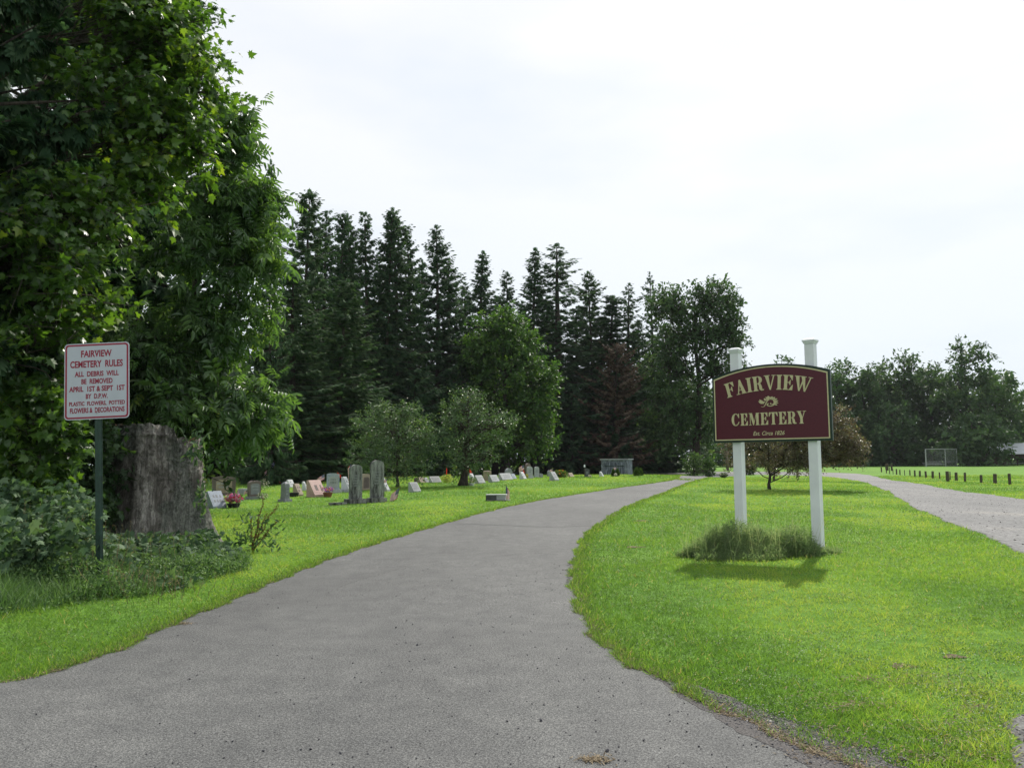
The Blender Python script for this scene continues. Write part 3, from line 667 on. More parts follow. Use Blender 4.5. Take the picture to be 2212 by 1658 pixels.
# scroll and leaf emblem
b = Acc(); q0 = zp(860, 850); q1 = zp(1165, 645); ex, ez = q0[0], q0[1]; ew, eh = q1[0] - q0[0], q1[1] - q0[1]
E = lambda u, v: (ex + u * ew, ez + v * eh)
def stroke(pts, w0, w1, y):
    pts = catmull(pts, 22); T_ = unit(np.gradient(pts, axis=0)); n_ = np.stack([-T_[:, 1], T_[:, 0]], -1); w_ = np.interp(np.linspace(0, 1, len(pts)), [0, .5, 1], [w0, max(w0, w1) * 1.0, w1])[:, None]
    A1, B1 = pts + n_ * w_, pts - n_ * w_
    for i in range(len(pts) - 1):
        q = [E(*A1[i]), E(*B1[i]), E(*B1[i + 1]), E(*A1[i + 1])]
        b.prism(q, y, -0.004)
stroke([(0.10, 0.03), (0.22, 0.0), (0.32, 0.15), (0.42, 0.45), (0.58, 0.68), (0.78, 0.62), (0.88, 0.38), (0.80, 0.14), (0.62, 0.04), (0.48, 0.10), (0.44, 0.22), (0.52, 0.30)], 0.015, 0.035, -0.012)
stroke([(0.80, 0.55), (0.84, 0.35), (0.74, 0.20), (0.62, 0.24), (0.66, 0.36)], 0.03, 0.012, -0.013)
def leafp(u, v, ang, L_, w_, y):
    c_, s_ = math.cos(math.radians(ang)), math.sin(math.radians(ang)); pts = [(0, 0), (.35, -w_), (.7, -w_ * .7), (1, 0), (.7, w_ * .7), (.35, w_)]
    q = [E(u + L_ * (a_ * c_ - b_ * s_), v + L_ * (a_ * s_ + b_ * c_)) for a_, b_ in pts]; b.prism(q, y, -0.004)
for k, (u, v, an, L_, w_) in enumerate(((.27, .28, 138, .42, .26), (.22, .36, 120, .40, .2), (.36, .40, 160, .3, .22), (.40, .52, 112, .3, .26), (.45, .60, 75, .26, .3), (.55, .70, 98, .30, .28), (.62, .70, 60, .26, .3), (.72, .68, 45, .24, .3), (.80, .60, 25, .24, .3), (.86, .48, 5, .2, .35), (.88, .36, -25, .2, .35), (.84, .22, -40, .2, .3), (.50, .75, 130, .2, .3))):
    leafp(u, v, an, L_, w_, -0.0135 - 0.0003 * k)
b.build('scroll_emblem', M_CREAM, bd)
# posts with caps
for t_, zt in ((-1.27, 3.31), (0.0, 3.345)):
    lx = t_ + 0.665; ly = 0.045 + 0.073; base = -0.12
    a = Acc().box((lx, ly, (zt + base) / 2), (0.145, 0.145, zt - base)); po = a.build('post', M_WHITE, sign)
    po.location = (0, 0, 0)
    c_ = Acc().box((lx, ly, zt + 0.012), (0.175, 0.175, 0.03)).box((lx, ly, zt + 0.04), (0.20, 0.20, 0.028)).box((lx, ly, zt + 0.066), (0.19, 0.19, 0.024), taper=0.55)
    c_.build('post_cap', M_WHITE, po)

# ------------------------------------------------------------------ rules sign on its steel post
M_RWHITE = plain('reflective_white', (0.46, 0.48, 0.54), 0.4, 0.05, 6)
M_RED = plain('sign_red', (0.27, 0.010, 0.035), 0.45, 0.1, 30)
M_GPOST = plain('green_post', (0.018, 0.045, 0.032), 0.55, 0.35, 12)
rd = 9.7
rc = at(209, 822, rd)
rs = thing('rules_sign', 'white cemetery rules sign with red border on green channel post', 'sign', (rc[0], rc[1], 0), math.radians(-3))
k_ = rd / FPX * 1.0
rw, rh = 143 * k_ / 2 * 0.995, 166 * k_ / 2
rs.rotation_euler = (0, math.radians(-2.7), math.radians(-1)); rs.location.x = rc[0] + rc[2] * math.sin(math.radians(2.7))
def rrect(w, h, r, n=6):
    pts = []
    for cx, cz, a0 in ((w - r, h - r, 0), (-w + r, h - r, 90), (-w + r, -h + r, 180), (w - r, -h + r, 270)):
        for q in range(n + 1):
            t = math.radians(a0 + 90 * q / n); pts.append((cx + r * math.cos(t), cz + r * math.sin(t)))
    return pts
pl = Acc().prism([(x, z) for x, z in rrect(rw, rh, 0.045)], -0.0015, 0.0015).build('sign_plate', M_RWHITE, rs)
pl.location = (0, 0, rc[2]); pl.rotation_euler = (0, math.radians(0.6), 0)
b = Acc(); ringprism(b, rrect(rw - 0.012, rh - 0.012, 0.038), rrect(rw - 0.031, rh - 0.031, 0.024), -0.0030, -0.0012); b.build('border_line', M_RED, pl)
# lines measured in the zoomed photograph: x from 232 to 982, y from 242 to 1132 -> plate
def pmap(zx, zy, left=None):
    return ((zx - 607) / 375 * rw, (687 - zy) / 445 * rh)
for txt, x0_, x1_, ya, yb in (('FAIRVIEW', 425, 780, 405, 325), ('CEMETERY  RULES', 300, 908, 527, 445), ('ALL  DEBRIS  WILL', 353, 862, 632, 570), ('BE  REMOVED', 430, 790, 720, 658), ('APRIL  1ST & SEPT  1ST', 290, 930, 808, 745), ('BY  D.P.W.', 482, 735, 893, 835), ('PLASTIC  FLOWERS,  POTTED', 290, 932, 980, 922), ('FLOWERS &  DECORATIONS', 300, 928, 1056, 995)):
    p0, p1 = pmap(x0_, ya), pmap(x1_, yb); mid = (p0[1] + p1[1]) / 2; hh = (p1[1] - p0[1]) / 2
    text_mesh(txt, p0[0], p1[0], mid - hh, mid + hh, -0.0034, M_RED, pl, weight=0.03)
gz = float(H(rc[0], rc[1]))
prof = [(-0.044, 0.030), (-0.034, 0.030), (-0.022, 0.006), (0.022, 0.006), (0.034, 0.030), (0.044, 0.030), (0.044, 0.026), (0.037, 0.026), (0.024, 0.001), (-0.024, 0.001), (-0.037, 0.026), (-0.044, 0.026)]
V_ = []; n_ = len(prof); zz = [gz - 0.3, rc[2] + rh - 0.06]
for z_ in zz: V_ += [(x_, y_ + 0.003, z_) for x_, y_ in prof]
a = Acc().raw(V_, [tuple(range(n_))[::-1], tuple(range(n_, 2 * n_))] + [(i, (i + 1) % n_, (i + 1) % n_ + n_, i + n_) for i in range(n_)])
po = a.build('post', M_GPOST, rs); po.rotation_euler = (0, 0, 0)
hb = Acc()
for k in range(42): hb.box((0, 0.0028, gz + 0.06 + k * 0.055), (0.010, 0.002, 0.014))
hb.build('bolt_holes', M_DKGREEN, po)
for zz_ in (rh * 0.80, -rh * 0.84):
    b = Acc(); b.lathe([(0.009, 0), (0.009, 0.003), (0.006, 0.006)], 8); bo = b.build('bolt', M_METAL, pl); bo.location = (0, -0.002, zz_); bo.rotation_euler = (math.radians(90), 0, 0)

# long grass round the sign posts
M_TALL = leafmat('tall_grass', [(0, (0.07, 0.12, 0.05)), (0.5, (0.17, 0.25, 0.12)), (0.85, (0.28, 0.36, 0.20)), (1, (0.34, 0.31, 0.20))], 0.5, (1.3, 1.35, 0.8), 0.5, 0.35)
a = Acc(); c_ = np.array([3.72, 13.0])
def disc(n_):
    r = np.sqrt(rng.random(n_)); t = rng.random(n_) * 2 * PI; r = r * (1 + .18 * np.sin(3 * t + 1) + .12 * np.sin(7 * t))
    q = c_ + np.stack([r * np.cos(t) * 1.12, r * np.sin(t) * .62], -1)
    return q, (np.clip(1.1 - r ** 2, 0, 1)) * (0.35 + 0.95 * vnoise(q[:, 0], q[:, 1], 2.2)) * (0.6 + .7 * vnoise(q[:, 0], q[:, 1], 7.0))
n_ = 4200; q, env = disc(n_); h_ = .05 + env * rng.uniform(.12, .50, n_)
a.scatter(BLADE_V, BLADE_F, np.stack([q[:, 0], q[:, 1], H(q[:, 0], q[:, 1]) - .01], -1), frames_up(n_, 0.5), np.stack([np.full(n_, .011) * rng.uniform(.6, 1.4, n_), h_ * 0.9, h_], -1), rnd=np.clip(rng.normal(.5, .24, n_), 0, 1))
n3 = 22000; q3, env = disc(n3); z3 = .03 + rng.random(n3) * .50 * env
sl_ = np.stack([rng.uniform(.012, .024, n3), rng.uniform(.05, .14, n3), np.full(n3, .05)], -1)
a.scatter(OVATE_V, OVATE_F, np.stack([q3[:, 0], q3[:, 1], H(q3[:, 0], q3[:, 1]) + z3], -1), frames(rng.normal(0, 1, (n3, 3)) + [0, 0, .1], np.array([0, 0, 1.0]) + rng.normal(0, .5, (n3, 3))), sl_, rnd=np.clip(rng.normal(.55, .22, n3), 0, .92))
# seed heads
n2 = 260; q = c_ + rng.normal(0, .65, (n2, 1)) * np.array([1, 0]) + rng.normal(0, .4, (n2, 1)) * np.array([0, 1]); hh = rng.uniform(.45, .9, n2)
R_ = frames_up(n2, .22); a.scatter(BLADE_V, BLADE_F, np.stack([q[:, 0], q[:, 1], H(q[:, 0], q[:, 1])], -1), R_, np.stack([np.full(n2, .004), hh * .3, hh], -1), rnd=np.full(n2, .9))
tag(a.build('tall_grass', M_TALL), 'unmown long grass around the feet of the sign posts', 'grass', kind='stuff')
# ------------------------------------------------------------------ stump
m, n, l, p = newmat('stump_wood')
a_ = noise(n, l, 2.0, 8, 0.7, (2.6, 2.6, 0.7)); b_ = noise(n, l, 1.3, 4, 0.6, seed=2); c_ = noise(n, l, 28, 5, 0.7); d_ = noise(n, l, 9, 7, 0.7, (3.5, 3.5, 0.25), seed=8)
r1 = ramp(n, [(0.3, (0.07, 0.062, 0.055)), (0.48, (0.19, 0.172, 0.152)), (0.62, (0.46, 0.43, 0.39))]); l.new(a_.outputs['Fac'], r1.inputs[0])
r2 = ramp(n, [(0.48, (0, 0, 0)), (0.58, (1, 1, 1))]); l.new(b_.outputs['Fac'], r2.inputs[0])
r3 = ramp(n, [(0.4, (0.06, 0.075, 0.065)), (0.6, (0.22, 0.25, 0.21))]); l.new(c_.outputs['Fac'], r3.inputs[0])
r4 = ramp(n, [(0.34, (0.45, 0.45, 0.45)), (0.62, (1.2, 1.2, 1.2))]); l.new(d_.outputs['Fac'], r4.inputs[0])
fac = mixc(n, l, 1.0, r2.outputs[0], (0.55, 0.55, 0.55), 'MULTIPLY')
l.new(mixc(n, l, 1.0, mixc(n, l, fac, r1.outputs[0], r3.outputs[0]), r4.outputs[0], 'MULTIPLY'), p.inputs['Base Color']); p.inputs['Roughness'].default_value = 0.95; p.inputs['Specular IOR Level'].default_value = 0.1
bump(n, l, d_.outputs['Fac'], 1.0, 0.05, p)
M_STUMP = m
M_HEART = barkmat('rotten_heartwood', (0.06, 0.035, 0.02), (0.22, 0.15, 0.09), 8)
sdp = 14.2
sc_ = at(338, 1165, sdp); sbz = float(H(sc_[0], sdp)); pxm = sdp / FPX
NS, NH = 160, 70
th = np.linspace(0, 2 * PI, NS, endpoint=False)         # 0 = +x (right in the picture), -90 degrees = towards the camera
r_ = np.random.default_rng(4)
flute = sum(a * np.sin(k * th + f) for k, a, f in ((3, .055, 1.0), (5, .042, 2.2), (8, .022, .4), (13, .016, 3.0), (21, .010, 5), (34, .006, 1)))
h_main = np.where(np.cos(th - math.radians(200)) > -0.17, 1.0, 0.0)
up = ss(-0.42, -0.30, np.cos(th - math.radians(205)))                         # left two thirds stand higher
topz = (1165 - 958) * pxm + 0.06 + up * 0.17 + 0.035 * np.sin(th * 9 + 1) * (1 - up) + 0.02 * np.sin(th * 23) * (1 - up) + 0.012 * np.sin(th * 31)
topz = topz + (0.07 * np.cos(th - math.radians(250)) + 0.012 * np.sin(5 * th + 2) + .008 * np.sin(17 * th)) * up
V = []
for i in range(NH + 1):
    t = i / NH; zr = t * topz + (t - 1) * 0.08 * 0
    w = 0.13 * (1 - t) ** 2.2 + 0.705 - 0.01 * t
    root = 0.12 * (1 - t) ** 5 * np.maximum(0, np.sin(3 * th + 0.6)) + 0.09 * (1 - t) ** 4 * np.exp(-((np.angle(np.exp(1j * (th - 0.0)))) / 0.5) ** 2)
    rad = w * (1 + flute * (1.2 - 0.4 * t)) + root
    crack = -0.13 * np.exp(-(np.angle(np.exp(1j * (th + math.radians(64)))) / 0.07) ** 2) * ss(0.45, 1.0, t) - 0.05 * np.exp(-(np.angle(np.exp(1j * (th + math.radians(40 + 12 * math.sin(6 * t))))) / 0.05) ** 2)
    hollow = -0.07 * np.exp(-(np.angle(np.exp(1j * (th + math.radians(48)))) / 0.16) ** 2 - ((t - 0.75) / 0.12) ** 2)
    lip = 0.035 * np.exp(-((zr - (topz - 0.16)) / 0.03) ** 2) * up * (np.cos(th + PI / 2 + .4) > -.2)
    rad = rad + crack + hollow + lip + 0.012 * r_.normal(0, 1, NS) * (0.5 + t)
    x = rad * np.cos(th) - 0.05 * t; y = 0.9 * rad * np.sin(th)
    V.append(np.stack([x, y, zr - 0.06 * (1 - t)], -1))
for fr_, dz in ((0.86, -0.03), (0.70, -0.22), (0.35, -0.34), (0.02, -0.36)):
    q = V[NH].copy(); q[:, :2] *= fr_; q[:, 2] = np.minimum(q[:, 2] + dz, q[:, 2].mean() * (1 - fr_) + q[:, 2] * fr_ + dz); V.append(q)
V = np.concatenate(V); nr = NH + 5
F = [(i * NS + j, i * NS + (j + 1) % NS, (i + 1) * NS + (j + 1) % NS, (i + 1) * NS + j) for i in range(nr - 1) for j in range(NS)]
st = thing('tree_stump', 'tall weathered grey tree stump with broken top and split bark', 'stump', (sc_[0], sdp, sbz))
Fs = [f for k, f in enumerate(F) if k < NH * NS]; Fh = [f for k, f in enumerate(F) if k >= NH * NS]
Acc().raw(V, Fs).build('trunk', M_STUMP, st, smooth=True)
Acc().raw(V, Fh).build('hollow_top', M_HEART, st, smooth=True)

# ------------------------------------------------------------------ broadleaf trees
def bez(a, b, sag=0.0, n=7, jit=0.03):
    t = np.linspace(0, 1, n)[:, None]; L_ = np.linalg.norm(b - a)
    P_ = a * (1 - t) + b * t; P_[:, 2] += (np.sin(t[:, 0] * PI) * sag * L_); P_[1:-1] += rng.normal(0, jit * L_, (n - 2, 3)); return P_

def broadleaf(name, label, cat, base, top, blobs, ncl, tpl, twigs, leaves, lsize, lmat, bmat, trunk_r, clr=0.5, droop=0.4, lean=(0, 0), group=None, shell=2.4, tiltup=0.6, lim_sides=6, bounds=None, lsig=0.25):
    """blobs: (x, y, z, rx, ry, rz, share) relative to base"""
    root = thing(name, label, cat, base, 0, group)
    wood = Acc(); lv = Acc(); tv, tf = tpl
    tp = np.array([lean[0], lean[1], top]); n_t = 12
    t = np.linspace(0, 1, n_t)[:, None]; tr = t * tp[None, :] * 1.0; tr[1:-1, :2] += rng.normal(0, 0.012 * top, (n_t - 2, 2)); tr[0, 2] = -0.15
    wood.tube(tr, trunk_r * (1 - 0.88 * t[:, 0]) + trunk_r * 0.5 * np.exp(-t[:, 0] * 30), 10)
    shares = np.array([b[6] for b in blobs], float); shares /= shares.sum(); C_all = []
    for bl, s_ in zip(blobs, shares):
        c = np.array(bl[:3]); r = np.array(bl[3:6]); k = max(2, int(ncl * s_))
        # limb from the trunk
        ht = np.clip(c[2] - 0.35 * math.hypot(c[0] - tp[0] * .5, c[1]) - 0.3 * r[2], 0.12 * top, 0.92 * top); st_ = tp * (ht / top)
        lb = bez(st_, c, 0.08, 8, 0.02); r0 = trunk_r * 0.34; wood.tube(lb, np.linspace(r0, r0 * 0.3, 8), lim_sides, cap=False)
        g = unit(rng.normal(0, 1, (k, 3))) * (rng.random(k) ** (1 / shell))[:, None]
        cc = c + g * r
        for q in cc:
            j = rng.integers(2, 8); wood.tube(bez(lb[j], q, 0.05, 5, 0.04), np.linspace(r0 * 0.22, 0.006 * max(1, top / 8), 5), 4, cap=False)
        C_all.append(np.concatenate([cc, np.tile(c, (k, 1))], 1))
    C_all = np.concatenate(C_all); cc = C_all[:, :3]; bc = C_all[:, 3:]
    n = len(cc); out = unit(cc - bc * np.array([1, 1, 0.9]) + 1e-6)
    # twigs
    tw_c = np.repeat(cc, twigs, 0); d = unit(np.repeat(out, twigs, 0) * 0.7 + rng.normal(0, 0.7, (n * twigs, 3)) + np.array([0, 0, 0.15]))
    L_ = clr * rng.uniform(0.6, 1.3, n * twigs); end = tw_c + d * L_[:, None]; end[:, 2] -= droop * 0.35 * L_
    # twig slivers
    wood_t = np.stack([tw_c, end], 1)
    Rt = frames(end - tw_c, rng.normal(0, 1, (len(tw_c), 3)))
    wood.scatter(np.array([(-1, 0, 0), (1, 0, 0), (0, 1, 0.0)]), [(0, 1, 2)], tw_c, Rt, np.stack([np.full(len(tw_c), 0.008 * max(1, top / 10)), np.linalg.norm(end - tw_c, axis=1), L_], -1))
    # leaves
    idx = np.repeat(np.arange(n * twigs), leaves); u = rng.random(len(idx)) ** 0.8
    P_ = tw_c[idx] * (1 - u)[:, None] + end[idx] * u[:, None] + rng.normal(0, 0.10 * clr, (len(idx), 3))
    fw = unit(d[idx] * 0.6 + rng.normal(0, 0.6, (len(idx), 3)) - np.array([0, 0, droop]))
    nm = unit(np.array([0, 0, tiltup]) + rng.normal(0, 0.5, (len(idx), 3)) + out[np.repeat(np.arange(n), twigs)][idx] * 0.35)
    S_ = lsize * np.exp(rng.normal(0, lsig, len(idx)))
    if bounds is not None:
        k = bounds(P_ + np.array(base)); P_, fw, nm, S_, idx = P_[k], fw[k], nm[k], S_[k], idx[k]
    cr = rng.random(n)[np.repeat(np.arange(n), twigs)][idx]
    lv.scatter(tv, tf, P_, frames(fw, nm), S_, rnd=np.clip(0.45 * cr + 0.55 * rng.random(len(P_)), 0, 1))
    wood.build('trunk', bmat, root, smooth=True); lv.build('crown', lmat, root)
    return root

M_BARK = barkmat('grey_bark', (0.045, 0.036, 0.030), (0.15, 0.13, 0.11))
M_BARKD = barkmat('dark_bark', (0.022, 0.018, 0.015), (0.085, 0.07, 0.06))
L_MAPLE = leafmat('maple_leaves', [(0, (0.026, 0.062, 0.014)), (0.45, (0.055, 0.120, 0.024)), (0.8, (0.100, 0.180, 0.030)), (1, (0.20, 0.26, 0.035))], 0.45, (1.9, 1.9, 0.6), 0.40, 0.6)
L_ASH = leafmat('ash_leaves', [(0, (0.040, 0.082, 0.036)), (0.5, (0.085, 0.160, 0.058)), (0.9, (0.135, 0.215, 0.075)), (1, (0.22, 0.29, 0.06))], 0.40, (1.7, 1.85, 0.6), 0.38, 0.6)
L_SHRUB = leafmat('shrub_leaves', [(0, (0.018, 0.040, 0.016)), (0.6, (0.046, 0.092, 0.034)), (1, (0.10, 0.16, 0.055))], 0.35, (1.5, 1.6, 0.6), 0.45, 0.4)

def rel(X, Y, d, base): return tuple(at(X, Y, d) - np.array(base))
def blob(X, Y, d, base, rpx, rpy, ry, share):
    c = rel(X, Y, d, base); k = d / FPX; return (c[0], c[1], c[2], rpx * k, ry, rpy * k, share)

# the big maple over the sign
mb = (-8.8, 13.4, float(H(-8.8, 13.4)))
broadleaf('maple_tree', 'broad green maple with lobed leaves rising behind the rules sign', 'tree', mb, 11.0,
    [blob(315, 60, 13.6, mb, 105, 95, 1.1, 3.0), blob(388, 130, 13.8, mb, 58, 75, .9, 1.3), blob(250, 230, 13.2, mb, 110, 90, 1.1, 2.0), blob(385, 290, 13.8, mb, 72, 60, 1.0, 2.0),
     blob(442, 200, 13.9, mb, 38, 24, .5, .35), blob(318, 10, 14.2, mb, 85, 90, 1.0, 1.5), blob(180, 460, 12.4, mb, 110, 70, .9, 1.3), blob(60, 520, 11.8, mb, 95, 90, .9, 1.5), blob(130, 620, 12.2, mb, 110, 70, .8, 1.0), blob(60, 760, 12.0, mb, 90, 90, .8, .9),
     blob(310, 400, 13.4, mb, 70, 50, .8, .9)],
    330, (MAPLE_V, MAPLE_F), 6, 8, 0.11, L_MAPLE, M_BARK, 0.20, clr=0.66, droop=0.75, tiltup=0.8)
# ash / box elder with hanging compound leaves
ab = (-7.0, 16.8, float(H(-7.0, 16.8)))
broadleaf('ash_tree', 'slender ash tree with drooping compound leaves hanging over the tree stump', 'tree', ab, 8.3,
    [blob(494, 330, 16.8, ab, 50, 70, .8, 1.5), blob(519, 255, 16.8, ab, 20, 30, .3, .25), blob(490, 455, 16.6, ab, 80, 75, 1.0, 2.2), blob(544, 420, 16.6, ab, 26, 60, .6, .8), blob(544, 560, 16.6, ab, 48, 60, .8, 1.4), blob(420, 560, 16.2, ab, 90, 80, 1.1, 1.9),
     blob(514, 690, 16.6, ab, 55, 65, .8, 1.1), blob(400, 720, 16.2, ab, 100, 80, 1.0, 1.6), blob(534, 868, 16.4, ab, 66, 40, .8, 1.5), blob(480, 905, 16.2, ab, 75, 36, .8, 1.1), blob(559, 905, 16.5, ab, 44, 26, .6, .6), blob(410, 850, 15.8, ab, 90, 60, .8, 1.3), blob(310, 800, 15.8, ab, 80, 90, .8, 1.2)],
    240, (COMP_V, COMP_F), 4, 5, 0.27, L_ASH, M_BARK, 0.11, clr=0.50, droop=0.6, lean=(0.9, 0), tiltup=0.9)
# saplings and shrubs filling the edge of the wood
def shrub(name, label, X, Yb, d, Ytop, wpx, ncl, ls, tpl, mat, seed=0, group=None, droop=.5):
    p_ = at(X, Yb, d); z = float(H(p_[0], d)); h_ = top_z(X, Ytop, d) - z; base = (p_[0], d, z); k = d / FPX
    r = wpx * k / 2
    return broadleaf(name, label, 'shrub', base, h_ * 0.8, [(0, 0, h_ * 0.30, r, r * .7, h_ * 0.30, 1), (r * .3, 0, h_ * 0.62, r * .8, r * .6, h_ * 0.32, 1), (-r * .35, 0.1, h_ * 0.75, r * .6, r * .5, h_ * .22, .7)], ncl, tpl, 5, 6, ls, mat, M_BARKD, 0.035, clr=0.30, droop=droop)
MP, OV = (MAPLE_V, MAPLE_F), (OVATE_V, OVATE_F)
shrub('maple_sapling', 'bushy maple sapling at the picture edge beside the rules sign', 55, 1180, 11.6, 800, 170, 90, 0.11, MP, L_MAPLE)
shrub('leafy_shrub', 'dark leafy shrub growing between the rules sign post and stump', 165, 1180, 13.2, 860, 150, 90, 0.10, MP, L_SHRUB)
shrub('leafy_shrub', 'dense shrub of oval leaves directly behind the tall stump', 340, 1100, 15.9, 700, 300, 150, 0.12, OV, L_SHRUB)
shrub('leafy_shrub', 'shaded shrub in the dark gap left of the maple trunk', -60, 1150, 13.5, 700, 260, 90, 0.11, MP, L_SHRUB)
shrub('leafy_shrub', 'tall dark shrub filling the wood edge behind the sign plate', 170, 1080, 15.5, 640, 330, 150, 0.11, MP, L_SHRUB)

# grape vine and weeds round the stump
a = Acc()
for X0, X1, Y0, Y1, hz, n_ in ((225, 480, 1186, 1240, .26, 2300), (150, 330, 1200, 1250, .35, 700), (400, 500, 1196, 1235, .22, 300), (-40, 200, 1195, 1275, .85, 3000), (60, 420, 1235, 1275, .22, 900)):
    q = np.array([G(X, Y) for X, Y in zip(rng.uniform(X0, X1, 260), rng.uniform(Y0, Y1, 260))]); q = q[rng.integers(0, 260, n_)] + rng.normal(0, .10, (n_, 3)); q[:, 2] = H(q[:, 0], q[:, 1]) + .03 + hz * rng.random(n_) * (0.35 + 1.0 * vnoise(q[:, 0], q[:, 1], 1.7))
    fw = rng.normal(0, .8, (n_, 3)) + np.array([0, -.3, -.5]); a.scatter(MAPLE_V, MAPLE_F, q, frames(fw, np.array([0, -0.45, 1.0]) + rng.normal(0, .4, (n_, 3))), 0.085 * np.exp(rng.normal(0, .28, n_)), rnd=rng.random(n_))
for X_, Y_, rx_, ry_, d_, n_ in ((255, 945, 26, 20, 13.6, 60), (425, 960, 26, 30, 13.5, 80), (438, 1060, 14, 50, 13.5, 60), (240, 1080, 18, 60, 13.4, 90)):
    k = d_ / FPX; q = at(X_, Y_, d_) + rng.normal(0, .55, (n_, 3)) * np.array([rx_ * k, .12, ry_ * k])
    a.scatter(OVATE_V, OVATE_F, q, frames(rng.normal(0, .6, (n_, 3)) + [0, -.2, -.8], np.array([0, -.6, .8]) + rng.normal(0, .4, (n_, 3))), 0.10 * np.exp(rng.normal(0, .25, n_)), rnd=rng.random(n_))
L_VINE = leafmat('vine_leaves', [(0, (0.030, 0.062, 0.032)), (0.6, (0.085, 0.150, 0.080)), (1, (0.15, 0.22, 0.12))], 0.35, (1.4, 1.5, 0.6), 0.65, 0.15)
tag(a.build('wild_vine_leaves', L_VINE), 'wild grape vine sprawling over the foot of the stump', 'vine', kind='stuff')
# weed belt between wood and lawn: low leafy weeds, grass tufts and dry stems
L_WEED = leafmat('weed_leaves', [(0, (0.045, 0.095, 0.032)), (0.5, (0.105, 0.195, 0.065)), (1, (0.20, 0.29, 0.12))], 0.35, (1.3, 1.4, 0.7), 0.6, 0.25)
L_DRY = leafmat('dry_stems', [(0, (0.09, 0.10, 0.045)), (0.6, (0.20, 0.17, 0.09)), (1, (0.36, 0.29, 0.16))], 0.3, (1.1, 1.1, 0.9), 0.8, 0.1)
A_ = np.array([G(-60, 1345)[:2], G(80, 1322)[:2], G(200, 1300)[:2], G(320, 1290)[:2], G(430, 1262)[:2], G(530, 1235)[:2]])
def belt(n_, depth, spread=0.5):
    u = rng.random(n_) * (len(A_) - 1.001); i = u.astype(int); f = (u - i)[:, None]; c = A_[i] * (1 - f) + A_[i + 1] * f
    out_ = unit(c) ; s_ = rng.random(n_) ** 0.8 * depth * (1 - .55 * ss(4, 6, u))
    return c + out_ * s_[:, None] + rng.normal(0, .05, (n_, 2)), u / (len(A_) - 1)
q, u = belt(17000, 2.0); q = q[(rng.random(len(q)) < 1 - 0.6 * (u > .75))]; n_ = len(q); h_ = rng.uniform(.06, .28, n_) * (0.5 + vnoise(q[:, 0], q[:, 1], 1.8)) * (1 - 0.5 * ss(-3.9, -3.2, q[:, 0]))
a = Acc(); a.scatter(BLADE_V, BLADE_F, np.stack([q[:, 0], q[:, 1], H(q[:, 0], q[:, 1])], -1), frames_up(n_, .38), np.stack([rng.uniform(.004, .009, n_), h_, h_], -1), rnd=np.clip(rng.normal(.38, .25, n_), 0, 1))
q, u = belt(30000, 1.9); n_ = len(q); cl = vnoise(q[:, 0], q[:, 1], 1.5); k_ = cl > .30; q = q[k_]; n_ = len(q); zz = H(q[:, 0], q[:, 1]) + rng.random(n_) * 0.52 * vnoise(q[:, 0], q[:, 1], 2) * cl[k_]
a.scatter(OVATE_V, OVATE_F, np.stack([q[:, 0], q[:, 1], zz], -1), frames(rng.normal(0, 1, (n_, 3)) + [0, 0, .2], np.array([0, 0, 1.0]) + rng.normal(0, .5, (n_, 3))), rng.uniform(.022, .055, n_), rnd=rng.random(n_))
tag(a.build('roadside_weeds', L_WEED), 'tangled low weeds and rough grass below the rules sign', 'weeds', kind='stuff')
a = Acc()
for X, Y, d, n_, hh, sp in ((150, 1255, 10.2, 40, 0.7, .3), (90, 1250, 10.4, 22, .75, .35), (215, 1290, 9.6, 30, .35, .3), (330, 1300, 9.5, 40, .28, .4), (20, 1290, 9.8, 22, .5, .3), (285, 1230, 11, 20, .5, .4)):
    c = at(X, Y, d); q = c[:2] + rng.normal(0, sp, (n_, 2)) * np.array([1, .5])
    for (x_, y_) in q:
        z0_ = float(H(x_, y_)); hgt_ = hh * rng.uniform(.5, 1.2); e = np.array([x_ + rng.normal(0, .10) * hgt_ * 2, y_ + rng.normal(0, .1), z0_ + hgt_]); P_ = bez(np.array([x_, y_, z0_]), e, 0.0, 5, .03)
        a.tube(P_, np.linspace(.004, .0018, 5), 3, cap=False, rnd=rng.random())
        for t_ in np.linspace(.72, 1, 5): a.scatter(DIAM_V, DIAM_F, [P_[0] * (1 - t_) + P_[-1] * t_], frames(rng.normal(0, 1, (1, 3)) + [0, 0, 1.2], rng.normal(0, 1, (1, 3))), np.array([[.012, .035, .012]]), rnd=np.array([rng.uniform(.4, 1)]))
tag(a.build('dry_stalks', L_DRY), 'dry straw coloured stalks standing in the weeds', 'dead stalks', kind='stuff')
# dock plant with reddish seed stalks
dk = G(545, 1190); root = thing('dock_plant', 'tall dock weed with reddish seed stalks at the lawn edge', 'weed', dk)
a = Acc(); b = Acc(); L_DOCK = leafmat('dock_stalk', [(0, (0.10, 0.05, 0.025)), (1, (0.24, 0.13, 0.06))], 0.15, (1, 1, 1), 0.8, 0.1)
kd = dk[1] / FPX
for X, Y in ((567, 1078), (595, 1090), (580, 1110), (560, 1128), (540, 1120), (600, 1125)):
    e = np.array([(X - 545) * kd, rng.normal(0, .1), (1190 - Y) * kd]); P_ = bez(np.zeros(3), e, .03, 8, .015); a.tube(P_, np.linspace(.010, .004, 8), 5, cap=False)
    n_ = 150; t_ = rng.uniform(.35, 1, n_); pp = np.stack([np.interp(t_, np.linspace(0, 1, 8), P_[:, k]) for k in range(3)], -1) + rng.normal(0, .012, (n_, 3))
    a.scatter(DIAM_V, DIAM_F, pp, frames(rng.normal(0, 1, (n_, 3)), rng.normal(0, 1, (n_, 3))), np.full(n_, .022))
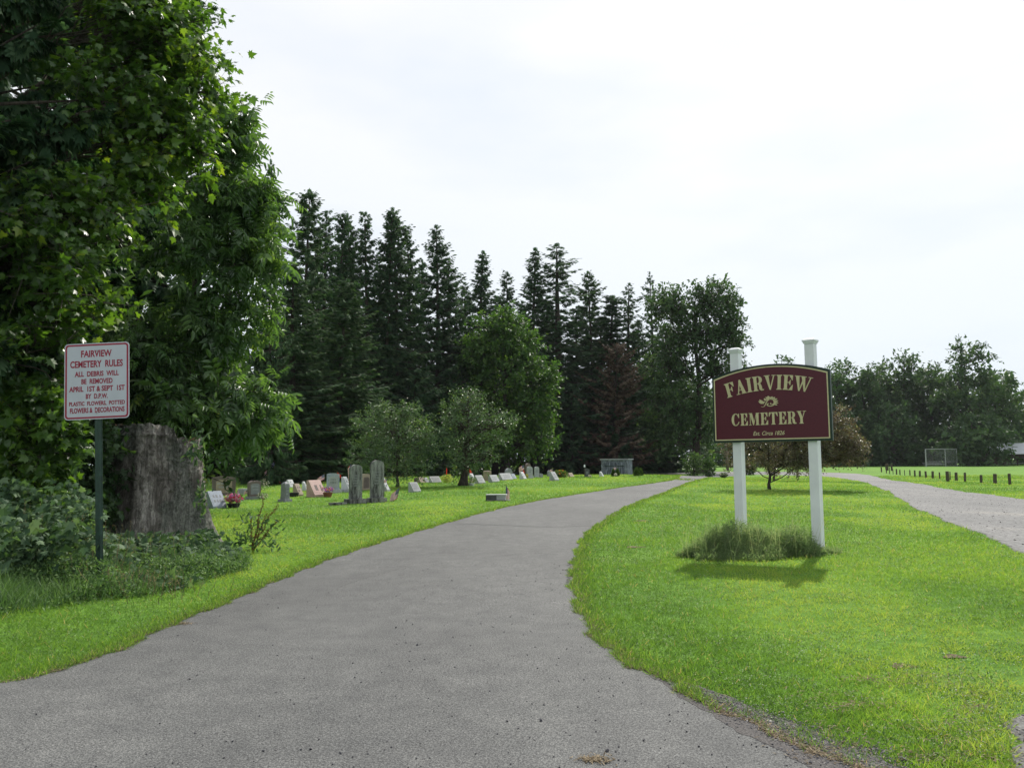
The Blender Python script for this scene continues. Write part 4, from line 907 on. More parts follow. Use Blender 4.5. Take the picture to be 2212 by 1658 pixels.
n_ = 190; h_ = rng.random(n_) ** 1.5; pp = np.stack([rng.normal(0, .22, n_), rng.normal(0, .15, n_), .05 + h_ * .55], -1)
b.scatter(OVATE_V, OVATE_F, pp, frames(rng.normal(0, 1, (n_, 3)) + [0, 0, .5], np.array([0, 0, .6]) + rng.normal(0, .5, (n_, 3))), np.stack([rng.uniform(.05, .1, n_), rng.uniform(.08, .17, n_), np.full(n_, .1)], -1))
a.build('stalk', L_DOCK, root); b.build('leaves', L_VINE, root)
# ------------------------------------------------------------------ spruces
L_SPR = leafmat('spruce_needles', [(0, (0.022, 0.050, 0.028)), (0.6, (0.052, 0.104, 0.052)), (1, (0.095, 0.150, 0.075))], 0.34, (1.2, 1.4, 0.8), 0.75, 0.12)
L_SPRG = leafmat('green_needles', [(0, (0.028, 0.060, 0.030)), (0.6, (0.068, 0.125, 0.058)), (1, (0.12, 0.175, 0.085))], 0.30, (1.2, 1.4, 0.8), 0.75, 0.12)
L_DEAD = leafmat('dead_needles', [(0, (0.06, 0.042, 0.030)), (0.6, (0.12, 0.085, 0.060)), (1, (0.17, 0.14, 0.10))], 0.2, (1, 1, 1), 0.9, 0.1)
def spruce_mesh(H_, R_, z0, seed, dens=1.0, gap=0.15, droop=0.35, power=0.85, twig=0.75, hang=1.15, lump=0.25):
    """trunk and needle meshes of one spruce: whorls of drooping boughs, hanging side sprays"""
    g = np.random.default_rng(seed); wood = Acc(); nd = Acc()
    t = np.linspace(0, 1, 14); ax_ = np.stack([0.25 * np.sin(t * 3 + seed) * t, 0.2 * np.cos(t * 4 + seed) * t, t * H_], -1); ax_[0, 2] = -0.3
    wood.tube(ax_, 0.012 * H_ * (1 - t) ** 0.8 + 0.015, 8)
    PB, DB, LB = [], [], []
    z = z0
    while z < H_ - 0.25:
        f = (z - z0) / (H_ - z0); rz_ = R_ * (1 - f) ** power + 0.18; k = 5 if f > .15 else 6
        rz_ *= 1 + lump * math.sin(z * 1.9 + seed)
        a0 = g.random() * 6.28
        for q in range(k):
            if g.random() < gap: continue
            a_ = a0 + q * 2 * PI / k + g.normal(0, .22); L_ = rz_ * g.uniform(.55, 1.2) ; dirh = np.array([math.cos(a_), math.sin(a_), 0])
            n = max(4, int(L_ / 0.3)); s = np.linspace(0, 1, n); up = 0.35 * f - droop * (1 - f * .7)
            px = np.array([np.interp(z / H_, t, ax_[:, 0]), np.interp(z / H_, t, ax_[:, 1]), z + g.uniform(-.28, .28)])
            P_ = px + dirh * (s * L_)[:, None]; P_[:, 2] += L_ * (up * s + 0.22 * s ** 3) + g.normal(0, .02, n)
            wood.tube(P_[[0, n // 2, n - 1]], np.array([0.03, .02, .008]) * (L_ / 2.5 + .3), 3, cap=False)
            m_ = max(6, int(dens * L_ * 19)); u = g.uniform(.12, 1.0, m_) ** 0.85
            pp = np.stack([np.interp(u, s, P_[:, c]) for c in range(3)], -1)
            side = np.array([-dirh[1], dirh[0], 0]); sg = g.choice([-1, 1], m_)
            dd = dirh * (0.55 + .5 * u)[:, None] + side * (sg * g.uniform(.3, 1.0, m_))[:, None] + np.array([0, 0, -1.0]) * (hang * g.uniform(0, 1.2, m_))[:, None]
            tip = u > .9; dd[tip] = dirh + np.array([0, 0, .15])
            PB.append(pp); DB.append(dd); LB.append(twig * (1.15 - .55 * u) * g.uniform(.7, 1.3, m_) * (0.55 + 0.45 * (1 - f)))
        z += g.uniform(.32, .52) * (1 if f < .75 else .7)
    PB, DB, LB = np.concatenate(PB), np.concatenate(DB), np.concatenate(LB)
    n = len(PB); nd.scatter(SPRAY_V, SPRAY_F, PB, frames(DB, np.array([0, 0, 1.0]) + g.normal(0, .35, (n, 3))), np.stack([LB * 1.0, LB, LB], -1), rnd=g.random(n))
    top = ax_[-1]; nd.scatter(SPRAY_V, SPRAY_F, np.tile(top - [0, 0, .45], (3, 1)), frames(np.array([[0, .1, 1.0], [.1, 0, 1], [-.1, 0, 1]]), g.normal(0, 1, (3, 3))), np.full(3, .6), rnd=np.full(3, .5))
    return wood, nd
protos = {}
def spruce(kind, label, X, Ytop, d, wpx=None, group='dark spruces of the tree row', name='spruce_tree', cat='tree', yb=None, rz=None):
    """kind picks one of the shapes; copies share their meshes"""
    Hk, Rk, z0, seed, dens, gap, droop, power, nmat, lump = KINDS_[kind]
    p_ = at(X, Ytop, d); z = float(H(p_[0], d)); h_ = p_[2] - z; s = h_ / Hk
    sx = s if wpx is None else (wpx * (1.5 if kind not in ('bushy', 'near', 'front') else 1.15) * d / FPX / 2) / Rk
    base = (p_[0], d, z)
    if kind not in protos:
        root = thing(name, label, cat, base, 0, group); w_, n_ = spruce_mesh(Hk, Rk, z0, seed, dens, gap, droop, power, lump=lump)
        w_.build('trunk', M_BARKD, root, smooth=True); n_.build('crown', nmat, root); protos[kind] = root
    else:
        root = dup(protos[kind], base, 0, label, group=group); root.name = name
    root.rotation_euler = (0, 0, rng.random() * 6.28 if rz is None else rz); root.scale = (sx, sx, s)
    if kind not in ('front', 'bushy'): root.rotation_euler[0], root.rotation_euler[1] = rng.normal(0, .012), rng.normal(0, .012)
    return root
KINDS_ = {  # height, radius, crown base, seed, density, gap, droop, power, needles, lump
    'slimmer': (25, 2.0, 7.0, 112, 1.0, .15, .55, .5, L_SPR, .35),
    'spreading': (25, 3.6, 3.0, 121, 1.0, .15, .1, .9, L_SPR, .15),
    'shaggy': (24, 3.2, 4.0, 105, 1.1, .12, .6, .5, L_SPRG, .3),
    'full': (22, 4.2, 0.6, 3, 1.1, .06, .42, .75, L_SPRG, .12),
    'weeping': (20, 4.0, 0.5, 8, 1.15, .05, .5, .65, L_SPRG, .2),
    'open': (24, 2.9, 5.0, 5, .85, .22, .35, .62, L_SPR, .22),
    'slim': (25, 2.2, 6.0, 12, .85, .18, .4, .55, L_SPR, .2),
    'wide': (26, 4.3, 5.0, 21, .9, .2, .22, .8, L_SPR, .2),
    'ragged': (26, 3.0, 4.0, 33, .65, .34, .3, .6, L_SPR, .3),
    'bushy': (8, 3.2, 0.2, 41, 1.3, .02, .3, .55, L_SPR, .15),
    'dead': (14, 4.6, 1.5, 52, .8, .12, .25, .5, L_DEAD, .25),
    'front': (17, 3.9, 3.3, 77, 2.0, .04, .35, .6, L_SPR, .1),
}
# the wall of spruces from left to right
spruce('front', 'nearest spruce, its dark boughs hanging into the upper left corner', -330, -1500, 10.6, 860, 'near spruces at the wood edge', rz=1.0)
spruce('front', 'thin young spruce whose boughs hang in front of the maple limbs', -60, -1200, 12.3, 600, 'near spruces at the wood edge', rz=3.0)
spruce('front', 'huge spruce with dark hanging boughs in the upper left corner', 20, -900, 20.5, 760, 'near spruces at the wood edge', rz=1.0)
spruce('front', 'dark spruce behind the maple crown with cones hanging against the sky', 330, -420, 27, 380, 'near spruces at the wood edge', rz=2.2)
spruce('front', 'dark spruce in the shaded gap between the maple and ash crowns', 200, 60, 25, 420, 'near spruces at the wood edge', rz=4.1)
spruce('full', 'pale green feathery conifer top directly behind the ash tree', 596, 345, 48, 90, rz=.3)
spruce('weeping', 'tall dark spruce with bushy round top just right of the ash tree', 657, 411, 60, 170)
spruce('full', 'weeping green spruce reaching the ground behind the blue grey headstone', 640, 560, 52, 190)
spruce('weeping', 'weeping dark green spruce standing behind the pale flag on a tilted pole', 735, 600, 56, 180)
spruce('slim', 'narrow spruce, first spire right of the bushy round top', 706, 455, 66, 74)
spruce('slimmer', 'narrow spruce, second spire right of the bushy round top', 737, 459, 68, 66)
spruce('shaggy', 'narrow spruce, third spire right of the bushy round top', 770, 463, 70, 76)
spruce('slim', 'slim spruce with bare lower stem standing left of the twin topped spruces', 802, 460, 72, 74)
spruce('slimmer', 'slim left one of the twin topped spruces above the weeping boughs', 834, 457, 73, 60)
spruce('shaggy', 'dense right one of the twin topped spruces above the weeping boughs', 858, 451, 74, 110)
spruce('open', 'shorter spruce leaning against the twin topped pair, right side', 885, 500, 76, 84)
spruce('wide', 'tall ragged spruce with broad layered boughs right of the twin tops', 945, 486, 80, 150)
spruce('open', 'stepped spruce just right of the tall ragged spruce', 968, 560, 82, 100)
spruce('spreading', 'pointed spruce rising above the left shoulder of the yellow green maple', 1039, 539, 88, 130)
spruce('slim', 'short blunt spruce top right above the yellow green maple', 1093, 589, 92, 64)
spruce('spreading', 'dark pointed spruce, left one of the two tallest behind the maple', 1151, 535, 98, 130)
spruce('ragged', 'pale thin spruce with upswept boughs, right one of the two tallest', 1204, 524, 100, 150)
spruce('shaggy', 'dark spruce with dense club shaped top beside the pale thin spruce', 1280, 584, 104, 90)
spruce('slimmer', 'low spruce top between the club shaped spruce and the grey spire', 1312, 639, 105, 90)
spruce('ragged', 'grey spired spruce between the club shaped top and the large maple', 1353, 612, 107, 90)
spruce('ragged', 'spindly leaning spruce tip just left of the large maple crown', 1403, 586, 110, 60)
spruce('bushy', 'young dark spruce on the ground behind the crab apple trees', 800, 830, 66, 190, 'young spruces under the row')
spruce('bushy', 'young dark spruce below the slim bare stemmed spruces', 900, 800, 72, 180, 'young spruces under the row')
spruce('bushy', 'young dark spruce between the crab apple and the yellow green maple', 975, 800, 78, 150, 'young spruces under the row')
spruce('bushy', 'young dark spruce right of the yellow green maple', 1235, 830, 96, 150, 'young spruces under the row')
spruce('bushy', 'low dark spruce right behind the grey vault', 1330, 870, 98, 170, 'young spruces under the row')
spruce('bushy', 'low dark spruce below the large maple, left of its trunk', 1420, 880, 101, 150, 'young spruces under the row')
spruce('bushy', 'low dark spruce under the weeping boughs behind the headstones', 700, 850, 60, 200, 'young spruces under the row')
for k_, (X_, Y_, d_, w_, kd_, lb_) in enumerate(((690, 520, 76, 110, 'wide', 'shaded back row spruce behind the bushy round top'), (750, 540, 80, 110, 'open', 'shaded back row spruce behind the narrow spires'), (818, 545, 84, 110, 'wide', 'shaded back row spruce left of the twin tops'),
    (905, 560, 88, 110, 'wide', 'shaded back row spruce left of the tall ragged spruce'), (1000, 610, 94, 120, 'wide', 'shaded back row spruce behind the stepped spruce'), (1068, 640, 98, 110, 'open', 'shaded back row spruce behind the yellow green maple'), (1120, 650, 104, 110, 'wide', 'shaded back row spruce left of the two tallest spires'),
    (1178, 640, 108, 120, 'wide', 'shaded back row spruce between the two tallest spires'), (1242, 660, 110, 120, 'wide', 'shaded back row spruce right of the pale thin spruce'), (1296, 690, 112, 120, 'open', 'shaded back row spruce behind the club shaped top'), (1380, 690, 114, 120, 'wide', 'shaded back row spruce left of the large maple'), (1440, 700, 116, 120, 'open', 'shaded back row spruce hidden behind the large maple crown'))):
    spruce(kd_, lb_, X_, Y_, d_, w_, 'back row of spruces')
spruce('dead', 'dead spruce with rust brown needles above the grey vault', 1322, 742, 97, 130, None, 'dead_spruce')

# ------------------------------------------------------------------ broadleaf trees farther off
L_MID = leafmat('mid_maple_leaves', [(0, (0.028, 0.068, 0.018)), (0.5, (0.056, 0.124, 0.030)), (1, (0.125, 0.205, 0.045))], 0.40, (1.5, 1.6, 0.6), 0.5, 0.35)  # own leaf colour of the yellow green maple
L_FAR = leafmat('far_leaves', [(0, (0.026, 0.054, 0.024)), (0.5, (0.050, 0.100, 0.038)), (1, (0.100, 0.158, 0.055))], 0.36, (1.3, 1.4, 0.7), 0.55, 0.3)
L_CRAB = leafmat('crab_apple_leaves', [(0, (0.034, 0.070, 0.034)), (0.6, (0.085, 0.155, 0.068)), (0.93, (0.13, 0.20, 0.06)), (1, (0.26, 0.29, 0.05))], 0.35, (1.4, 1.5, 0.6), 0.36, 0.6)
L_PURP = leafmat('purple_leaves', [(0, (0.045, 0.034, 0.026)), (0.45, (0.12, 0.098, 0.068)), (0.85, (0.13, 0.165, 0.07)), (1, (0.30, 0.24, 0.20))], 0.42, (1.5, 1.3, 0.8), 0.32, 0.65)
def tree_px(name, label, X, Yb, d, blobs, ncl, ls, mat, tr, twigs=4, leaves=7, clr=1.2, tpl=(DIAM_V, DIAM_F), group=None, zoff=0.0, shell=2.0, cat='tree', droop=.3, lean=(0, 0), h=None):
    p_ = at(X, Yb, d); z = float(H(p_[0], d)) + zoff; base = (p_[0], d, z)
    bl = [blob(x_, y_, d + dy_, base, rx_, ry_, ryd, s_) for x_, y_, rx_, ry_, ryd, s_, dy_ in blobs]
    hh = h or max(b[2] for b in bl)
    return broadleaf(name, label, cat, base, hh, bl, ncl, tpl, twigs, leaves, ls, mat, M_BARKD, tr, clr=clr, shell=shell, group=group, droop=droop, lean=lean)
OVT = (OVATE_V, OVATE_F)
# yellow green maple before the spruces
tree_px('maple_tree', 'rounded yellow green maple standing in front of the spruce row', 1090, 1012, 80,
    [(1070, 735, 62, 66, 3, 2.5, 0), (1100, 700, 40, 40, 2, .8, 0), (1120, 790, 75, 70, 3.4, 2.5, -1), (1040, 830, 58, 80, 3, 2, 0), (1150, 880, 52, 75, 3, 1.8, -1), (1090, 910, 75, 70, 3.2, 1.8, 0), (1175, 940, 32, 50, 2, .8, -2), (1120, 960, 60, 40, 3, 1, -1), (1025, 770, 40, 45, 2.5, 1, 0), (1130, 745, 38, 40, 2.5, .9, 0), (1180, 830, 30, 45, 2.2, .9, 0), (1010, 890, 30, 45, 2, .8, 0)],
    760, 0.30, L_MID, 0.38, twigs=4, leaves=9, clr=1.0)
# big maple right of the row
tree_px('maple_tree', 'large dark green maple with open crown at the right end of the spruce row', 1512, 1026, 96,
    [(1445, 660, 48, 48, 3, 1.4, 0), (1545, 650, 55, 50, 3, 1.8, 0), (1500, 720, 85, 55, 4, 2.2, 0), (1570, 720, 36, 48, 2.4, 1, -1), (1450, 790, 65, 60, 3.5, 1.8, 0), (1550, 800, 50, 45, 3, 1.2, 0), (1440, 880, 55, 60, 3.5, 1.5, -1), (1505, 880, 60, 50, 3, 1.3, 0), (1440, 950, 50, 35, 3, .8, -1), (1592, 745, 22, 14, 1, .2, 0), (1598, 800, 22, 10, 1, .15, 0), (1535, 930, 28, 35, 2, .4, 0)],
    900, 0.34, L_FAR, 0.5, twigs=4, leaves=8, clr=1.1)
# crab apples among the graves
tree_px('crab_apple_tree', 'round crab apple tree with dark leaves behind the two tall gravestones', 858, 1052, 43,
    [(850, 930, 85, 42, 1.9, 2.4, 0), (792, 950, 42, 46, 1.4, 1, 0), (775, 990, 24, 26, .9, .5, 0), (880, 890, 24, 14, .6, .4, 0), (820, 892, 20, 14, .6, .3, 0), (900, 945, 48, 48, 1.4, 1.3, 0), (855, 900, 50, 22, 1.2, .8, 0), (860, 985, 84, 34, 1.8, 1.6, 0), (925, 960, 24, 30, .8, .4, 0), (835, 1015, 55, 20, 1.3, .8, 0), (895, 1012, 45, 20, 1.2, .6, 0)],
    300, 0.10, L_CRAB, 0.09, twigs=5, leaves=9, clr=.58, tpl=OVT, shell=2.6, h=2.2)
tree_px('crab_apple_tree', 'leaning crab apple tree with thick forked trunk and yellowing leaves', 1000, 1046, 45,
    [(1010, 875, 42, 32, 1.2, 1, 0), (1040, 915, 52, 35, 1.4, 1.4, 0), (1088, 918, 30, 20, .9, .6, 0), (1010, 850, 18, 14, .5, .3, 0), (1075, 950, 22, 14, .7, .3, 0), (990, 920, 36, 42, 1.2, 1, 0), (1010, 965, 48, 32, 1.3, 1.1, 0), (1000, 1005, 30, 22, .8, .5, 0), (965, 905, 16, 30, .7, .3, 0), (1045, 985, 34, 24, 1.0, .6, 0)],
    230, 0.10, L_CRAB, 0.24, twigs=5, leaves=8, clr=.58, tpl=OVT, shell=2.4, h=3.4, lean=(.3, 0))
# purple leaved crab apple behind the cemetery sign
tree_px('purple_crab_apple_tree', 'small spreading purple leaved crab apple tree directly behind the cemetery sign', 1663, 1064, 38.5,
    [(1690, 940, 80, 38, 1.8, 2, 0), (1620, 960, 52, 40, 1.5, 1.2, 0), (1770, 940, 68, 48, 1.7, 2, 0), (1820, 965, 42, 26, 1.2, .9, 0), (1820, 890, 14, 12, .4, .12, 0), (1700, 1000, 62, 22, 1.4, .9, 0), (1740, 990, 70, 24, 1.5, 1, 0), (1590, 1005, 25, 14, .7, .25, 0), (1700, 900, 90, 25, 1.6, 1, 0), (1800, 920, 40, 34, 1.3, .8, 0), (1840, 955, 26, 26, .8, .7, 0), (1835, 990, 24, 16, .8, .5, 0)],
    620, 0.085, L_PURP, 0.075, twigs=5, leaves=9, clr=.40, tpl=OVT, shell=2.4, h=2.6)
tree_px('purple_crab_apple_tree', 'second purple leaved crab apple tree beyond the one behind the sign', 1673, 1046, 56,
    [(1680, 985, 50, 30, 1.5, 1, 0), (1640, 1000, 35, 18, 1, .5, 0), (1730, 985, 40, 30, 1.4, .8, 0)], 120, 0.09, L_PURP, 0.08, twigs=5, leaves=8, clr=.42, tpl=OVT, h=2.2)
# far trees beyond the ball field
def far(label, X, Ytop, w_, d=182, name='deciduous_tree', n_=270, mat=None, Yb=1006, low=0.97, open_=False):
    h_ = Yb - Ytop; r = w_ / 2; g = rng
    bl = []
    for f, rr in ((0.88, .55), (0.70, .80), (0.50, 1.0), (0.30, .95), (0.12, .8)):
        yy = Yb - h_ * f
        for q in (-1, 1): bl.append((X + q * r * rr * .45 + g.normal(0, 3), yy + g.normal(0, 4), r * rr * .62, h_ * .14, 3.5, 1.0 * rr, g.normal(0, 1.5)))
    return tree_px(name, label, X, Yb, d, bl, n_, 0.68, mat or L_FAR, 0.5, twigs=4, leaves=6, clr=1.7, group='trees beyond the ball field', shell=2.2)
far('distant pale tree just showing above the top of the sign board', 1697, 760, 74, 215, n_=90)
far('distant tree just right of the sign, its crown above the board', 1815, 784, 86)
far('second tree right of the sign board in the far tree line', 1872, 792, 80)
far('round dark tree between the sign and the backstop', 1905, 788, 84, 186)
far('tall dark tree with a narrow peak left of the backstop', 1962, 770, 78, 184)
far('broad dark tree rising directly behind the backstop', 2015, 788, 92, 186, mat=L_FAR)
far('largest far tree, tall and billowing, right of the backstop', 2092, 750, 130, 176, n_=330)
far('sloping right shoulder tree beside the largest far tree', 2158, 806, 92, 178, n_=210)
far('far tree at the picture edge above the brown shelter', 2225, 855, 90, 190, n_=120)
far('low tree in the shade under the far tree line, right of the sign', 1845, 900, 120, 176, n_=130)
far('low tree in the shade under the far tree line, left of the backstop', 1930, 880, 120, 174, n_=150)
far('low dark tree between the backstop and the brown shelter', 2105, 905, 150, 164, n_=200)
far('low tree seen between the sign posts beyond the lawn', 1690, 880, 150, 178, n_=150)
far('low tree seen between the large maple and the sign', 1590, 900, 120, 180, n_=120)
far('low tree partly hidden behind the sign board', 1770, 870, 110, 180, n_=120)
# small shrub trees under the large maple
def bush(name, label, cat, sx0, sy0, sx1, sy1, mat, ls=0.12, n_=60, tpl=OVT, taper=False, dback=0.0, group=None, clr=.28):
    c = Gs((sx0 + sx1) / 2, sy1); d = c[1] + dback; k = d / (FPX * 1.5913); w = (sx1 - sx0) * k; h_ = (sy1 - sy0) * k; x = (((sx0 + sx1) / 2) / 1.5913 - 1106) / FPX * d
    base = (x, d, float(H(x, d)))
    root = thing(name, label, cat, base, 0, group); a = Acc(); nn = n_ * 14
    u = unit(rng.normal(0, 1, (nn, 3))) * (rng.random(nn) ** .4)[:, None]
    t = (u[:, 2] + 1) / 2; pr_ = (1 - t) ** .7 * 1.2 if taper else 1.0
    pp = np.stack([u[:, 0] * w / 2 * (pr_ if taper else 1), u[:, 1] * w / 2 * (pr_ if taper else 1), t * h_], -1)
    if taper:
        th_ = rng.random(nn) * 6.28; rr = (rng.random(nn) ** .4) * (1 - t * .97) ** .75 * w / 2; pp[:, 0] = rr * np.cos(th_); pp[:, 1] = rr * np.sin(th_)
    fw = unit(pp - np.array([0, 0, h_ * .3])) + rng.normal(0, .5, (nn, 3)); a.scatter(tpl[0], tpl[1], pp, frames(fw, np.array([0, 0, .8]) + rng.normal(0, .5, (nn, 3))), ls * np.exp(rng.normal(0, .2, nn)))
    w_ = Acc(); w_.tube(bez(np.array([0, 0, -.05]), np.array([0, 0, h_ * .6]), 0, 4, .01), np.linspace(.03, .01, 4) * max(h_, .4), 5)
    for q in range(5):
        an = q * 1.257; w_.tube(bez(np.array([0, 0, h_ * .1]), np.array([math.cos(an) * w * .25, math.sin(an) * w * .25, h_ * .6]), .02, 4, .03), np.linspace(.015, .006, 4) * max(h_, .4), 4)
    w_.build('stem', M_BARKD, root); a.build('foliage', mat, root)
    return root
bush('shrub', 'dusky shrub at the foot of the large maple, left of its trunk', 'shrub', 2345, 1560, 2415, 1640, L_SHRUB, 0.2, 60, dback=6)
bush('shrub', 'dark rounded shrub right of the large maple trunk by the road', 'shrub', 2412, 1575, 2452, 1641, L_SHRUB, 0.18, 45, dback=4)
bush('shrub', 'small round shrub just right of the left sign post', 'shrub', 2552, 1588, 2590, 1634, L_SHRUB, 0.22, 60, dback=3)
# shaded thicket deep in the wood, one continuous mass
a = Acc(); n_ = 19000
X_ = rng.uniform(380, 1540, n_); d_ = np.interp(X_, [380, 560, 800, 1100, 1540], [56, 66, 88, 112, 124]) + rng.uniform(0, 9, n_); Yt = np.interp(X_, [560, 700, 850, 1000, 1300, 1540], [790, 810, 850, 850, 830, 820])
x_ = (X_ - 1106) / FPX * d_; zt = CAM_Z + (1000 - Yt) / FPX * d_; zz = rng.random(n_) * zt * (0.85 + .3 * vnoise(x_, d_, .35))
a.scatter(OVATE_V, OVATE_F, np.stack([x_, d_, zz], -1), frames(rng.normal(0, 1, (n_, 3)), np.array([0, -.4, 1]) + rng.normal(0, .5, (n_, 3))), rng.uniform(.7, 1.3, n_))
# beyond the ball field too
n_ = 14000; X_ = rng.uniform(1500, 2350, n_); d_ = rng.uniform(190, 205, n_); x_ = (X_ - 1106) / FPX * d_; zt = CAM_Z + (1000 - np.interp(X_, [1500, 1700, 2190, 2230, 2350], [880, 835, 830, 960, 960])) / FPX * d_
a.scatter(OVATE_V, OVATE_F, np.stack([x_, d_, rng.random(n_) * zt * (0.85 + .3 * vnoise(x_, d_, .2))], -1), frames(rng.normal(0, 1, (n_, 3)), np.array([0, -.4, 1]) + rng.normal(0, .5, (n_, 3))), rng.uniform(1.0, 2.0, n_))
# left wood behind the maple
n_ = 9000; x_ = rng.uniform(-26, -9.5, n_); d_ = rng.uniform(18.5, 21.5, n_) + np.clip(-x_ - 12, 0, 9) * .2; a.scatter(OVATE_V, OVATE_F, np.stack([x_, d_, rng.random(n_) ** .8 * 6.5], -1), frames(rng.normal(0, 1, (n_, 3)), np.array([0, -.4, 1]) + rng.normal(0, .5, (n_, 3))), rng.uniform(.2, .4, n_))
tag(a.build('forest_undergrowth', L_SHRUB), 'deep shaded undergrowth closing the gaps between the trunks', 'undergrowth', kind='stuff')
# ------------------------------------------------------------------ gravestones
SM = {
 'bluegrey': stonemat('blue_grey_granite', (0.26, 0.30, 0.36), (0.36, 0.40, 0.47)),
 'grey': stonemat('grey_granite', (0.30, 0.31, 0.32), (0.42, 0.43, 0.44)),
 'midgrey': stonemat('mid_grey_granite', (0.17, 0.18, 0.19), (0.27, 0.28, 0.29)),
 'dark': stonemat('dark_granite', (0.045, 0.048, 0.050), (0.11, 0.115, 0.12)),
 'brown': stonemat('brown_granite', (0.10, 0.075, 0.065), (0.19, 0.15, 0.13)),
 'pink': stonemat('pink_granite', (0.42, 0.27, 0.24), (0.56, 0.40, 0.36)),
 'tan': stonemat('tan_stone', (0.27, 0.21, 0.15), (0.42, 0.34, 0.26)),
 'pale': stonemat('pale_granite', (0.48, 0.49, 0.50), (0.62, 0.63, 0.64)),
 'marble': stonemat('weathered_marble', (0.13, 0.135, 0.13), (0.34, 0.35, 0.33), 2.5, 0.8, 40, (0.030, 0.030, 0.028), True),
 'base': stonemat('stained_base_stone', (0.10, 0.10, 0.09), (0.33, 0.33, 0.30), 4.0, 0.85, 40, (0.04, 0.04, 0.035)),
}
FS = FPX * 1.5913
RZG = math.radians(58)
def spot(x0, x1, y1, dy=0.0):
    c = Gs((x0 + x1) / 2, y1); d = c[1] + dy; x = (((x0 + x1) / 2) / 1.5913 - 1106) / FPX * d
    return np.array([x, d, float(H(x, d))]), d / FS
def dims(x0, x1, dep, k, rz):
    Wm = (x1 - x0) * k; c_, s_ = abs(math.cos(rz)), abs(math.sin(rz)); return max(0.12, (Wm - dep * s_) / c_)
def inscr(acc, x0, x1, z0, z1, place, rows=3):
    """little cut letters as rows of short strokes"""
    g = np.random.default_rng(int(abs(x0 * 1000)) + rows)
    for r_ in range(rows):
        za, zb = z0 + (z1 - z0) * (r_ + .15) / rows, z0 + (z1 - z0) * (r_ + .75) / rows; x = x0 + g.random() * .1 * (x1 - x0); e = x1 - g.random() * .1 * (x1 - x0)
        while x < e - .02:
            w = g.uniform(.2, .5) * (zb - za); acc.raw([place(x, za), place(x + w, za), place(x + w, zb), place(x, zb)], [(0, 1, 2, 3)]); x += w * 1.9
